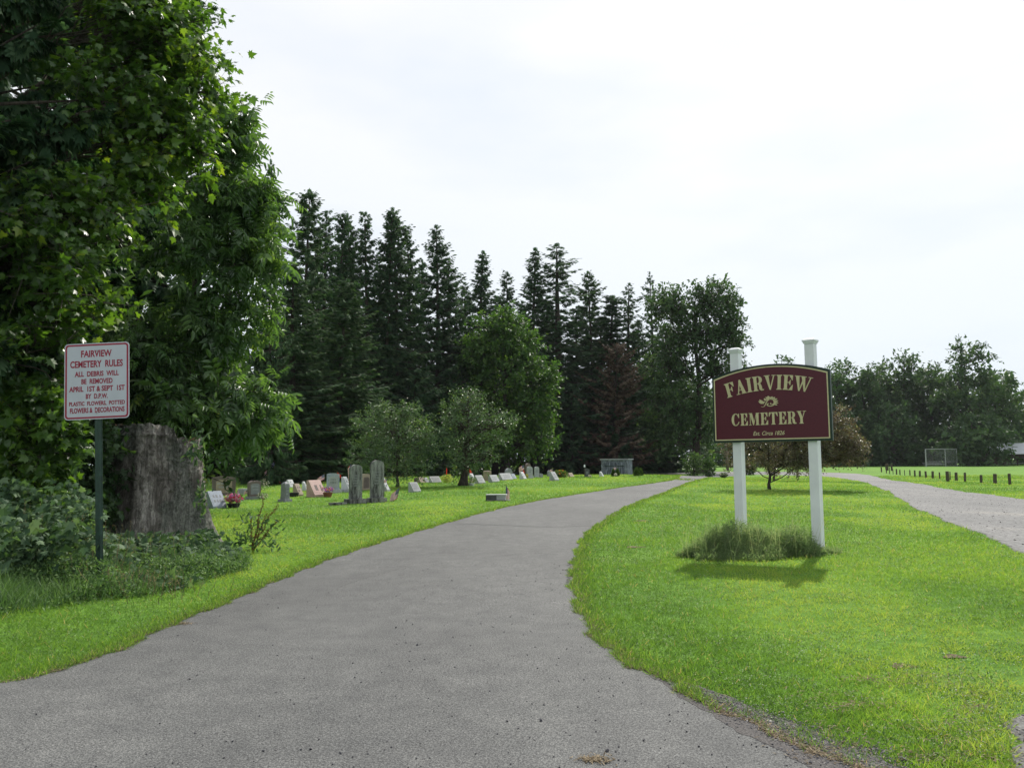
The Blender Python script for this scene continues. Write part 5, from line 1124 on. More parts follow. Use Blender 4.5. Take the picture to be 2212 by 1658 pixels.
def stone(kind, x0, y0, x1, y1, mat, label, base=None, rz=None, dy=0.0, face=None, group='headstones in the cemetery', text=2, dep=None, vw=None):
    rz = RZG if rz is None else rz
    P_, k = spot(x0, x1, y1, dy); h = (y1 - y0) * k
    root = thing({'slant': 'slant_headstone', 'tablet': 'tablet_headstone', 'block': 'block_headstone', 'obelisk': 'obelisk_headstone', 'rough': 'rough_headstone', 'pediment': 'pedimented_headstone', 'flat': 'flat_grave_slab', 'dome': 'domed_headstone'}[kind], label, 'headstone' if kind != 'flat' else 'grave slab', P_, rz, group)
    m = SM[mat]; fm = SM[face or mat]; fz = -.05
    if base:
        bh, bex, bm = base
        dp = dep or h * .22; w = dims(x0, x1, dp + bex * 2, k, rz) - bex * 2 * .9
        Acc().box((0, 0, bh / 2 + fz / 2), (w + 2 * bex, dp + 2 * bex, bh - fz), taper=.97).build('base', SM[bm], root); z0 = bh
    else: z0 = 0
    hh = h - z0
    a = Acc(); f = Acc(); t_ = Acc()
    if kind == 'slant':
        dp = dep or h * .70; w = dims(x0, x1, dp, k, rz); td = dp * .22; nose = h * .14
        pr = [(-dp / 2, fz), (dp / 2, fz), (dp / 2, h * .985), (dp / 2 - td, h), (-dp / 2, nose)]
        a.xprism([(y, z) for y, z in pr][::-1], -w / 2, w / 2)
        y_a, z_a, y_b, z_b = -dp / 2, nose, dp / 2 - td, h; n_ = unit(np.array([-(z_b - z_a), (y_b - y_a)]))
        pl = lambda x, t, o=.004: (x, y_a + (y_b - y_a) * t + n_[0] * o, z_a + (z_b - z_a) * t + n_[1] * o)
        f.raw([pl(-w * .42, .1), pl(w * .42, .1), pl(w * .42, .9), pl(-w * .42, .9)], [(0, 1, 2, 3)])
        inscr(t_, -w * .3, w * .3, .2, .8, lambda x, z: pl(x, z, .008), text)
    elif kind in ('tablet', 'block', 'dome', 'rough', 'pediment'):
        dp = dep or h * .17; w = dims(x0, x1, dp + (2 * base[1] if base else 0), k, rz) - (1.8 * base[1] if base else 0); w = max(w, .15)
        if vw: w = (vw * k - dp * abs(math.sin(rz))) / abs(math.cos(rz)); bex = None
        if kind == 'tablet': top = [(w / 2 * math.cos(t), z0 + hh - w * .36 + w * .36 * math.sin(t)) for t in np.linspace(0, PI, 14)]
        elif kind == 'dome': top = [(w / 2 * math.cos(t), z0 + hh - w * .42 + w * .42 * math.sin(t)) for t in np.linspace(0, PI, 14)]
        elif kind == 'block': top = [(w / 2, z0 + hh * .95), (w * .2, z0 + hh), (-w * .2, z0 + hh), (-w / 2, z0 + hh * .95)]
        elif kind == 'pediment': top = [(w / 2, z0 + hh * .86), (w * .50, z0 + hh * .92), (w * .1, z0 + hh), (-w * .1, z0 + hh), (-w / 2, z0 + hh * .92), (-w / 2, z0 + hh * .86)]
        else:
            g = np.random.default_rng(int(x0)); top = [(w / 2 * (1 - 2 * t) * (1 + g.normal(0, .02)), z0 + hh * (1 - .05 * g.random() - .12 * (2 * t - 1) ** 4)) for t in np.linspace(0, 1, 16)]
        lo = [(-w / 2, z0 if base else fz), (w / 2, z0 if base else fz)]
        if kind == 'rough': lo = [(-w * .43, fz), (w * .43, fz), (w * .5, z0 + hh * .3)]; top = top + [(-w * .5, z0 + hh * .3)]
        a.prism(lo + top, -dp / 2, dp / 2)
        fx = .38 if kind != 'pediment' else .34; f.prism([(-w * fx, z0 + hh * .12), (w * fx, z0 + hh * .12), (w * fx, z0 + hh * .72), (w * fx * .6, z0 + hh * .80), (-w * fx * .6, z0 + hh * .80), (-w * fx, z0 + hh * .72)], -dp / 2 - .006, -dp / 2 + .002)
        inscr(t_, -w * .28, w * .28, z0 + hh * .35, z0 + hh * .72, lambda x, z: (x, -dp / 2 - .010, z), text)
    elif kind == 'obelisk':
        w = (x1 - x0) * k / (abs(math.cos(rz)) + abs(math.sin(rz))) / 1.75 * 1.12; b1 = hh * .13
        Acc().box((0, 0, b1 / 2 + fz / 2), (w * 1.75, w * 1.75, b1 - fz), taper=.9).build('base', m, root)
        a.box((0, 0, b1 + (hh - b1) * .44), (w * 1.05, w * 1.05, (hh - b1) * .88), taper=.86); a.box((0, 0, b1 + (hh - b1) * .94), (w * .9, w * .9, (hh - b1) * .12), taper=.3)
        f.prism([(-w * .36, b1 + hh * .12), (w * .36, b1 + hh * .12), (w * .33, b1 + hh * .6), (-w * .33, b1 + hh * .6)], -w * .545, -w * .5)
        inscr(t_, -w * .25, w * .25, b1 + hh * .2, b1 + hh * .5, lambda x, z: (x, -w * .552, z), 2)
    elif kind == 'flat':
        dp = dep or .4; w = dims(x0, x1, dp, k, rz); a.box((0, 0, h / 2 + fz / 2), (w, dp, h - fz)); f.box((0, 0, h + .002), (w * .8, dp * .7, .006))
    a.build('stone', m, root)
    if f.n: f.build('face_panel', fm, root)
    if t_.n: t_.build('inscription', SM['midgrey' if mat in ('pale', 'grey', 'bluegrey', 'marble') else 'brown' if mat in ('pink', 'tan') else 'grey'], root)
    return root

B1 = (0.10, 0.06, 'base')
stone('slant', 717, 1688, 781, 1746, 'bluegrey', 'pale blue grey slant headstone beside the basket of pink flowers')
stone('pediment', 737, 1641, 811, 1706, 'brown', 'brown headstone with peaked top and pale arched face behind the flower basket', face='tan', rz=math.radians(25), dy=1.0)
stone('flat', 823, 1688, 862, 1706, 'grey', 'low flat grey marker behind the pink flower basket', dy=2)
stone('rough', 853, 1652, 902, 1715, 'brown', 'rough cut dark brown headstone beside the white blossom spray', face='midgrey', base=(.12, .06, 'midgrey'))
stone('dome', 905, 1626, 931, 1672, 'midgrey', 'round topped grey headstone under the flag on a tilted pole', dy=6, rz=math.radians(20))
stone('obelisk', 961, 1656, 1006, 1724, 'midgrey', 'small dark grey obelisk on a square base with red flower on top')
stone('slant', 989, 1665, 1017, 1693, 'pale', 'white slant headstone just behind the small grey obelisk', dy=5)
stone('slant', 1010, 1662, 1046, 1704, 'tan', 'tan slant headstone behind a black flower box')
stone('slant', 1042, 1667, 1060, 1698, 'pale', 'whitish block marker between the tan and the pink headstones', dy=3)
stone('slant', 1059, 1650, 1122, 1707, 'pink', 'large pink granite slant headstone with carved name and heart', text=1)
stone('block', 1116, 1632, 1177, 1698, 'bluegrey', 'big grey upright headstone with a pale name plaque', base=(.16, .1, 'grey'), face='grey', dy=1, rz=math.radians(25))
stone('slant', 1174, 1645, 1214, 1697, 'pale', 'white faced slant headstone half hidden by the shorter tall gravestone', base=(.12, .05, 'grey'), dy=1.5)
stone('tablet', 1185, 1598, 1262, 1730, 'marble', 'shorter of the two tall stained marble gravestones, flag at its side', base=(.17, .16, 'base'), dep=.14, text=5, vw=43, rz=math.radians(38))
stone('tablet', 1262, 1583, 1331, 1726, 'marble', 'taller of the two tall stained marble gravestones with curled shoulder', base=(.17, .15, 'base'), dep=.14, text=5, vw=46, rz=math.radians(36))
stone('block', 1243, 1637, 1271, 1692, 'tan', 'brown upright headstone seen between the two tall marble gravestones', dy=2, face='brown')
stone('slant', 1306, 1651, 1341, 1697, 'pale', 'white slant headstone right behind the taller marble gravestone', base=(.12, .05, 'grey'), dy=2)
stone('flat', 1134, 1727, 1193, 1735, 'base', 'mossy flat slab in the grass left of the tall gravestones')
stone('slant', 1405, 1657, 1446, 1691, 'grey', 'lone grey slant headstone with dark plaque, right of the round crab apple', face='midgrey')
stone('block', 1424, 1646, 1441, 1664, 'brown', 'small dark brown headstone at the edge of the round crab apple shade', dy=2)
stone('slant', 1435, 1641, 1461, 1662, 'tan', 'small tan slant headstone left of the yellow hosta', dy=1)
stone('slant', 1455, 1643, 1475, 1661, 'grey', 'little plain grey slant headstone between tan one and wide one', dy=1)
stone('slant', 1475, 1637, 1516, 1659, 'grey', 'wide grey slant headstone with dark panel beside the yellow hosta', face='midgrey')
stone('slant', 1611, 1630, 1632, 1650, 'pale', 'pale headstone directly right of the forked crab apple trunk', dy=2)
stone('slant', 1628, 1633, 1667, 1662, 'grey', 'tilted grey slant headstone beside the white flower pot')
stone('dome', 1660, 1620, 1687, 1654, 'tan', 'tan tree trunk shaped monument in front of the green cone cypress', dep=.5, dy=1)
stone('slant', 1677, 1632, 1716, 1657, 'grey', 'grey slant headstone just right of the tan trunk shaped monument')
stone('slant', 1712, 1626, 1762, 1650, 'grey', 'double width grey slant headstone beneath the domed monument')
stone('dome', 1732, 1613, 1760, 1648, 'midgrey', 'grey domed monument rising behind the double width slant stone', dy=3)
stone('slant', 1752, 1630, 1774, 1648, 'bluegrey', 'small slant headstone at the right end of the double width stone', dy=1)
stone('slant', 1783, 1621, 1808, 1647, 'pale', 'light slant headstone next to the yellow flowers and red flag')
stone('tablet', 1804, 1603, 1832, 1644, 'grey', 'left one of two matching arched grey headstones near the daylilies', base=(.14, .05, 'grey'), rz=math.radians(25))
stone('tablet', 1830, 1604, 1854, 1641, 'grey', 'right one of two matching arched grey headstones near the daylilies', base=(.14, .05, 'grey'), rz=math.radians(25), dy=1)
stone('dome', 1801, 1596, 1823, 1640, 'brown', 'brown stone top peeping over the left arched grey headstone', dy=5)
stone('block', 1850, 1628, 1864, 1642, 'midgrey', 'tiny grey marker beside the right arched headstone', dy=1)
stone('slant', 1885, 1621, 1919, 1652, 'grey', 'grey slant headstone standing alone before the daylilies')
stone('dome', 1877, 1620, 1893, 1641, 'midgrey', 'small rounded headstone behind the slant stone near the daylilies', dy=6)
stone('slant', 1948, 1626, 1971, 1641, 'tan', 'low rounded brownish headstone at the right edge of the daylilies', dy=2)
stone('block', 2007, 1612, 2023, 1640, 'dark', 'slim dark upright stone with a small white lantern', dy=1, rz=.2)
stone('slant', 2056, 1621, 2072, 1639, 'pale', 'small white marker near the left corner of the grey vault', dy=1)
# low block marker with a flag by the driveway
P_, k = spot(1668, 1742, 1721); rt = thing('low_headstone', 'low grey block headstone by the driveway with one dark half', 'headstone', P_, math.radians(-8), 'headstones in the cemetery')
w_ = (1742 - 1668) * k; h_ = 21 * k
Acc().box((-w_ * .23, 0, h_ / 2 - .03), (w_ * .5, .26, h_ + .02)).build('dark_half', SM['dark'], rt); Acc().box((w_ * .22, 0, h_ / 2 - .03), (w_ * .40, .258, h_ + .0)).build('stone', SM['grey'], rt)  # left half of the block darker than the right
Acc().box((0, 0, h_ + .0), (w_ * .95, .29, .035)).build('top_slab', SM['pale'], rt)
Acc().box((w_ * .1, -.02, .01), (w_ * 1.0, .42, .06)).build('base', SM['base'], rt)

# ------------------------------------------------------------------ flags
M_FR = plain('flag_red', (0.52, 0.03, 0.05), 0.7, .1); M_FW = plain('flag_white', (0.82, 0.80, 0.80), 0.7, .05); M_FB = plain('flag_blue', (0.035, 0.05, 0.13), 0.7, .1)
M_STICK = plain('flag_stick', (0.10, 0.09, 0.07), 0.6, .2); M_GOLD = plain('gold_finial', (0.45, 0.30, 0.06), 0.35, .1, metal=.8)
M_RFLAG = leafmat('red_cloth', [(0, (0.55, 0.03, 0.02)), (1, (0.70, 0.06, 0.03))], 0.4, (1.3, 1, 1), .7, .2)
def flag(label, px, py, bx, by, fw, fh, sag=0.0, side=-1, dy=0.0, plain_=None, fold=.25, group='small flags on the graves', dd=None):
    """pole from its foot (bx, by) to its tip (px, py), cloth fw x fh pixels hung from the tip towards side"""
    c = Gs(bx, by); d = (dd or c[1]) + dy; k = d / FS; x = (bx / 1.5913 - 1106) / FPX * d; base = np.array([x, d, float(H(x, d))])
    tip = np.array([(px - bx) * k, 0.0, CAM_Z + (at(px / 1.5913, py / 1.5913, d)[2] - CAM_Z) - base[2]])
    root = thing('grave_flag' if plain_ is None else 'red_flag', label, 'flag', base, 0, group)
    Acc().tube([(0, 0, -.05), tip], [.006, .005], 6).build('stick', M_STICK, root)
    Acc().lathe([(0.004, 0), (.011, .008), (.004, .03)], 8, tuple(tip)).build('finial', M_GOLD, root)
    ax = unit(tip); L_, hh = fw * k * 1.15, fh * k * 1.2; nu, nv = 20, 14; a = Acc(); V, F, MI = [], [], []
    o = tip - ax * .02
    dirf = unit(np.array([side * math.cos(sag), 0.15, -math.sin(sag)])); dnv = unit(-ax * (1 - .3) + np.array([0, 0, -1.0]) * .3)
    for i in range(nu + 1):
        for j in range(nv):
            u, v = i / nu, j / (nv - 1); wv = fold * L_ * .35 * math.sin(u * 7 + v * 1.5) * (.3 + u)
            V.append(o + dirf * L_ * u + dnv * hh * v + np.array([0, wv, -.08 * L_ * u * u]))
    for i in range(nu):
        for j in range(nv - 1):
            F.append((i * nv + j, (i + 1) * nv + j, (i + 1) * nv + j + 1, i * nv + j + 1)); MI.append(2 if (i < nu * .4 and j < 7) else (j % 2))
    if plain_ is not None:
        a.raw(V, F); a.build('cloth', plain_, root, smooth=True)
    else:
        a.raw(V, F); a.mi = [np.array([q]) for q in MI]; cl = a.build('cloth', [M_FR, M_FW, M_FB], root, smooth=True)
        s_ = Acc(); V = np.array(V); P_ = []
        for r_ in range(9):
            for c_ in range(6 if r_ % 2 == 0 else 5):
                u = (c_ + (.5 if r_ % 2 == 0 else 1.0)) / 6 * .4; v = (r_ + .8) / 10 * 7 / 13
                for s2 in (-1, 1): P_.append(o + dirf * L_ * u + dnv * hh * v + np.array([0, fold * L_ * .35 * math.sin(u * 7 + v * 1.5) * (.3 + u) + s2 * .003, -.08 * L_ * u * u]))
        q_ = L_ * .012; s_.scatter(np.array([(-q_, 0, 0), (0, 0, -q_), (q_, 0, 0), (0, 0, q_)]), [(0, 1, 2, 3)], np.array(P_)); s_.build('stars', M_FW, cl)
    return root
flag('flag on a tilted pole above the round topped headstone, blown left', 943, 1586, 974, 1668, 42, 24, .55, -1, dy=3)
flag('tiny drooping flag in the flower basket by the blue grey stone', 818, 1680, 822, 1716, 7, 14, .9, 1, dd=26)
flag('faded pink flag lying low beside the rough brown headstone', 856, 1680, 852, 1704, 14, 9, .5, -1, dd=34)
flag('flag waving over the pink granite headstone', 1117, 1627, 1118, 1690, 26, 14, .5, -1)
flag('furled flag on tall stick beside the shorter tall gravestone', 1207, 1591, 1217, 1716, 17, 42, .9, -1, fold=.4)
flag('flag on leaning stick in the open lawn right of the tall gravestones', 1375, 1673, 1360, 1722, 34, 30, .62, -1, fold=.4)
flag('tiny flag above the white slant stone behind the taller gravestone', 1331, 1643, 1330, 1682, 11, 8, .4, -1, dd=38)
flag('flag drooping from a stick behind the low block headstone', 1737, 1666, 1736, 1716, 20, 40, 1.0, 1, fold=.4)
flag('flag blowing left beside the red flag and arched headstones', 1799, 1596, 1801, 1640, 17, 14, .4, -1)
flag('small flag over the orange daylilies', 1897, 1610, 1899, 1640, 10, 7, .3, -1, dd=60)
flag('small flag in front of the grey vault between two dwarf bushes', 2116, 1601, 2110, 1636, 13, 7, .5, -1)
flag('red flag behind the top of the big grey upright headstone', 1160, 1621, 1162, 1680, 13, 10, .6, 1, plain_=M_RFLAG, group='red flags')
flag('orange red pennant left of the forked crab apple trunk', 1534, 1604, 1531, 1648, 7, 24, 1.3, 1, plain_=M_RFLAG, group='red flags')
flag('bright red flag right of the forked crab apple trunk', 1613, 1608, 1612, 1645, 14, 20, 1.0, 1, plain_=M_RFLAG, group='red flags')
flag('dark red flag in front of the left arched grey headstone', 1797, 1612, 1796, 1640, 8, 14, 1.2, 1, plain_=M_RFLAG, group='red flags')
# round bronze stake marker and star marker
P_, k = spot(1320, 1328, 1708); rt = thing('grave_marker_stake', 'thin dark stake with round disc beside the taller marble gravestone', 'marker', P_)
Acc().tube([(0, 0, -.05), (0, 0, 30 * k)], .012, 6).build('stake', M_STICK, rt); a = Acc(); a.lathe([(.001, -.008), (.045, -.008), (.045, .008), (.001, .008)], 16); o_ = a.build('disc', M_METAL, rt); o_.rotation_euler = (PI / 2, 0, 0); o_.location = (0, 0, 31 * k)
P_, k = spot(1209, 1219, 1722); rt = thing('star_marker', 'pale metal star marker on a stake before the shorter tall gravestone', 'marker', P_)
Acc().tube([(0, 0, -.05), (0, 0, 42 * k)], .010, 6).build('stake', M_METAL, rt)
pts = [((.10 if i % 2 == 0 else .045) * math.sin(i * PI / 5), 48 * k + (.10 if i % 2 == 0 else .045) * math.cos(i * PI / 5)) for i in range(10)]
Acc().prism(pts[::-1], -.008, .008).build('star', SM['grey'], rt)

# ------------------------------------------------------------------ flowers
PET = lambda nm, st: leafmat(nm, st, .3, (1.2, 1.1, 1.1), .6, .2)
M_PINKF = PET('pink_petals', [(0, (.45, .02, .05)), (.3, (.62, .05, .18)), (.6, (.75, .20, .38)), (.8, (.75, .55, .62)), (1, (.25, .08, .40))])
M_PURF = PET('purple_petals', [(0, (.28, .08, .45)), (.5, (.50, .15, .50)), (.75, (.62, .35, .65)), (.9, (.70, .30, .10)), (1, (.75, .55, .15))])
M_WHF = PET('white_petals', [(0, (.45, .42, .30)), (1, (.68, .66, .58))]); M_YEL = PET('yellow_petals', [(0, (.45, .42, .04)), (1, (.72, .68, .15))])
M_ORF = PET('orange_petals', [(0, (.62, .16, .02)), (1, (.75, .30, .05))]); M_REDF = PET('red_petals', [(0, (.50, .02, .01)), (1, (.7, .05, .02))])
M_POTB = plain('black_pot', (.018, .018, .017), .6, .2); M_POTR = plain('terracotta_pot', (.20, .075, .04), .75, .15); M_POTW = plain('white_pot', (.62, .63, .62), .5, .06)
L_HOSTA = leafmat('variegated_leaves', [(0, (.10, .20, .03)), (.4, (.36, .42, .05)), (1, (.62, .62, .22))], .35, (1.2, 1.2, .6), .5, .3)
L_LILY = leafmat('lily_leaves', [(0, (.05, .10, .02)), (1, (.16, .22, .05))], .4, (1.3, 1.3, .6), .5, .3)
def blossoms(acc, n_, c, r, s_):
    u = unit(rng.normal(0, 1, (n_, 3))) * (rng.random(n_) ** .4)[:, None]; P_ = np.array(c) + u * np.array(r); k_ = rng.random(n_)
    for q in range(5):
        an = q * 1.257; nm = unit(u + [0, -.5, .3]); t1 = unit(np.cross(nm, [0.1, 0, 1.0])); t2 = np.cross(nm, t1); fw = t1 * math.cos(an) + t2 * math.sin(an)
        acc.scatter(OVATE_V, OVATE_F, P_, frames(fw + nm * .25, nm), np.full(n_, s_), rnd=k_)
def flowers(label, x0, y0, x1, y1, petal, pot=None, pfrac=.35, n_=70, s_=.035, dy=0.0, name='potted_flowers', leafm=None, green=90):
    P_, k = spot(x0, x1, y1, dy); w, h_ = (x1 - x0) * k, (y1 - y0) * k; rt = thing(name, label, 'flowers', P_)
    ph = h_ * pfrac if pot else 0.02
    if pot: Acc().lathe([(w * .24, -.02), (w * .33, ph * .85), (w * .36, ph * .86), (w * .36, ph), (w * .30, ph), (w * .29, ph * .9)], 16).build('pot', pot, rt)
    a = Acc(); blossoms(a, n_, (0, 0, ph + (h_ - ph) * .52), (w * .46, w * .36, (h_ - ph) * .46), s_); a.build('blossoms', petal, rt)
    b = Acc(); u = unit(rng.normal(0, 1, (green, 3))) * (rng.random(green) ** .5)[:, None]; pp = np.array([0, 0, ph + (h_ - ph) * .42]) + u * np.array([w * .45, w * .35, (h_ - ph) * .42])
    b.scatter(OVATE_V, OVATE_F, pp, frames(u + rng.normal(0, .4, (green, 3)), rng.normal(0, .5, (green, 3)) + [0, 0, 1]), s_ * 1.7); b.build('leaves', leafm or L_SHRUB, rt)
    return rt
flowers('basket of pink, red and white flowers beside the blue grey headstone', 776, 1695, 842, 1745, M_PINKF, M_POTB, .30, 150, .065)
flowers('purple and orange flowers in a terracotta pot at the pink headstone', 1105, 1670, 1153, 1708, M_PURF, M_POTR, .42, 80, .045)
flowers('white blossom spray arching over the rough brown headstone', 886, 1646, 932, 1690, M_WHF, None, 0, 45, .035, dy=0.8, name='white_blossom_bush', green=220)
flowers('white flowers at the foot of the rough brown headstone', 882, 1690, 930, 1716, M_WHF, None, 0, 40, .035, name='white_flowers', green=160)
flowers('yellow variegated hosta clump left of the forked crab apple', 1512, 1626, 1558, 1659, M_YEL, None, 0, 10, .05, name='hosta_plant', leafm=L_HOSTA, green=520)
flowers('white pot with pale flowers at the foot of the forked crab apple', 1604, 1638, 1636, 1668, M_WHF, M_POTW, .28, 30, .05, leafm=L_ASH, green=200)
flowers('orange daylilies in a clump of long leaves before the wood', 1897, 1612, 1950, 1642, M_ORF, None, 0, 16, .08, name='daylily_clump', leafm=L_LILY, green=600)
flowers('orange blossoms on the right edge of the daylily clump', 1938, 1612, 1958, 1630, M_ORF, None, 0, 26, .07, name='daylily_blossoms', green=30)
flowers('yellow flowers leaning on the light slant stone near the red flag', 1803, 1629, 1815, 1645, M_YEL, None, 0, 30, .06, name='yellow_flowers', green=40)
flowers('red flower on top of the small grey obelisk', 957, 1650, 971, 1664, M_REDF, None, 0, 24, .04, name='red_flower', green=12)
flowers('low bushy planter on the far lawn beside the driveway crest', 2466, 1625, 2494, 1642, M_WHF, M_POTB, .35, 14, .08, leafm=L_SHRUB, green=220)
flowers('tiny white flowers beside the slim dark upright stone', 2016, 1631, 2032, 1640, M_WHF, None, 0, 30, .05, name='white_flowers', green=30)
flowers('tiny pale flowers between the dwarf bushes before the vault', 2107, 1626, 2117, 1638, M_WHF, None, 0, 30, .06, name='pale_flowers', green=20)
P_, k = spot(1007, 1037, 1705); rt = thing('flower_box', 'black flower box standing before the tan slant headstone', 'flower box', P_ - [0, .35, 0], .1); w = 30 * k
Acc().box((0, 0, 6.5 * k - .01), (w * .86, .22, 13 * k), taper=1.15).build('box', M_POTB, rt); Acc().box((0, 0, 13 * k), (w, .27, .02)).build('rim', M_POTB, rt)
P_, k = spot(2003, 2009, 1640, 1.0); rt = thing('lantern', 'small white lantern on a thin rod by the slim dark stone', 'lantern', P_)
Acc().tube([(0, 0, -.05), (0, 0, 36 * k)], .02, 5).build('rod', M_STICK, rt); Acc().box((0, 0, 38 * k), (.12, .12, .18), taper=.8).build('lamp_housing', M_WHITE, rt)
L_CYP = leafmat('cypress_leaves', [(0, (.03, .07, .015)), (1, (.09, .16, .03))], .3, (1.3, 1.3, .6), .6, .2)
CY = dict(ls=.10, n_=60, taper=True, clr=.2)
bush('cone_cypress', 'bright green cone cypress rising behind the tan trunk monument', 'shrub', 1656, 1583, 1688, 1650, L_CYP, dback=2, **CY)
bush('cone_cypress', 'dark narrow cone cypress left of the shorter tall gravestone', 'shrub', 1176, 1596, 1204, 1668, L_SHRUB, dback=8, **CY)
bush('dwarf_bush', 'dwarf bush left of the flag before the grey vault', 'shrub', 2098, 1613, 2110, 1637, L_CYP, **CY)
bush('dwarf_bush', 'dwarf bush right of the flag before the grey vault', 'shrub', 2111, 1613, 2125, 1637, L_CYP, **CY)
bush('cone_cypress', 'green mounded cypress just right of the grey vault', 'shrub', 2172, 1608, 2196, 1636, L_CYP, **CY)
bush('cone_cypress', 'smaller mounded cypress, second to the right of the vault', 'shrub', 2188, 1611, 2206, 1635, L_CYP, dback=.8, **CY)
bush('fern_bush', 'light green feathery bush behind the big grey upright headstone', 'shrub', 1125, 1602, 1165, 1660, L_ASH, .12, 50, dback=7)

# ------------------------------------------------------------------ vault
m, n, l, p = newmat('vault_boards')
a_ = noise(n, l, 3.0, 6, .7, (4, 4, .5)); r = ramp(n, [(.40, (.035, .042, .055)), (.52, (.14, .16, .20)), (.70, (.38, .41, .46))]); l.new(a_.outputs['Fac'], r.inputs[0]); l.new(r.outputs[0], p.inputs['Base Color']); p.inputs['Roughness'].default_value = .85
M_VB = m; M_VC = stonemat('vault_concrete', (.17, .20, .23), (.28, .32, .36), 3, .85, 40, (.10, .11, .12))
P_ = at(2112 / 1.5913, 1635 / 1.5913, 80); kz = 80 / FS; vb = thing('burial_vault', 'small grey burial vault with flat roof and streaked double doors', 'vault', (P_[0], 80, float(H(P_[0], 80))), math.radians(-22))
zt = at(2112 / 1.5913, 1576 / 1.5913, 80)[2] - float(H(P_[0], 80)); vw = 98 * kz * .5 / math.cos(math.radians(22)) * .87
Acc().box((0, 1.0, zt / 2 - .1), (2 * vw, 1.9, zt)).build('walls', M_VC, vb); Acc().box((0, 1.0, zt - .06), (2 * vw + .22, 2.12, .12)).build('roof', SM['grey'], vb)
Acc().box((-vw + .13, .02, zt / 2 - .12), (.24, .12, zt - .1)).box((vw - .13, .02, zt / 2 - .12), (.24, .12, zt - .1)).build('corner_pillars', M_VC, vb)
for s_ in (-1, 1):
    a = Acc().box((s_ * (vw - .27) / 2, .03, zt / 2 - .17), (vw - .33, .07, zt - .35)); dr_ = a.build('door', M_VB, vb)
    Acc().box((s_ * (vw - .27) / 2, -.015, zt * .55), (vw - .36, .03, .07)).build('cross_rail', M_DKGREEN, dr_)

# ------------------------------------------------------------------ wooden posts along the gravel road
M_WOODP = barkmat('weathered_post', (.045, .036, .026), (.13, .11, .085), 9)
zx = lambda x: 2850 + x / 2.7627
zy = lambda y: 1150 + y / 2.7627
POSTS = [(1676, 1320, 1425, 26, 'nearest the photo edge, last of the row'), (1537, 1322, 1413, 32, 'second from the right end of the row'), (1407, 1332, 1405, 24, 'shorter one, third from the right end'), (1255, 1310, 1395, 22, 'fourth from the right end, pale streaked'),
 (1174, 1308, 1387, 27, 'fifth from the right end, stout'), (1115, 1302, 1378, 10, 'thin one hiding behind the thickest post'), (1092, 1298, 1395, 32, 'thickest of the row, with a thin post behind'), (1018, 1307, 1368, 13, 'thin leaning one left of the thickest post'),
 (953, 1297, 1365, 22, 'ninth from the right end, leaning left'), (890, 1297, 1362, 19, 'tenth from the right end of the row'), (831, 1293, 1350, 18, 'eleventh from the right end, squarish'), (785, 1288, 1347, 15, 'twelfth from the right end'), (739, 1285, 1336, 11, 'thirteenth from the right end'),
 (689, 1285, 1335, 5, 'very thin stake in the middle of the far half'), (645, 1282, 1332, 11, 'left of the very thin stake, leaning'), (613, 1275, 1328, 13, 'second left of the very thin stake'), (580, 1275, 1325, 5, 'thin stake between two thicker far posts'), (547, 1262, 1322, 8, 'third from the far left end'), (518, 1268, 1315, 10, 'second from the far left end'), (472, 1258, 1305, 12, 'far left end of the row near the bend')]
p0 = None
for k_, (x_, ya, yb, w_, txt) in enumerate(POSTS):
    sx = zx(x_); P_, k = spot(sx, sx, zy(yb)); h_ = (yb - ya) / 2.7627 * k; wd = max(.07, w_ / 2.7627 * k); lab = 'weathered wooden road post, ' + txt
    if p0 is None:
        p0 = thing('wooden_post', lab, 'post', P_, 0, 'wooden posts beside the gravel road'); a = Acc(); a.lathe([(.5, -.15), (.5, .55), (.485, .97), (.44, 1.0)], 10); a.build('timber', M_WOODP, p0)
        b = Acc(); b.lathe([(.40, 1.0), (.38, 1.012)], 10); b.build('cut_top', plain('cut_wood', (.22, .18, .13), .9, .3), p0); o_ = p0
    else: o_ = dup(p0, P_, 0, lab); o_.name = 'wooden_post'
    o_.scale = (wd, wd, h_); o_.rotation_euler = (0, math.radians(rng.normal(-2, 2)), rng.random() * 6)
for k_, (x_, ya, yb, txt) in enumerate(((595, 1252, 1282, 'left one of the four distant posts across the bend'), (655, 1243, 1275, 'second of the four distant posts across the bend'), (748, 1243, 1272, 'third of the four distant posts across the bend'), (838, 1240, 1270, 'distant post standing alone left of the backstop'))):
    sx = zx(x_); P_ = at(sx / 1.5913, zy(yb) / 1.5913, 108 - 0 * k_); h_ = 1.25
    o_ = dup(p0, (P_[0], 108 + k_ * 3, float(H(P_[0], 108))), 0, 'wooden post, ' + txt, group='distant posts across the bend'); o_.name = 'wooden_post'; o_.scale = (.24, .24, .85)

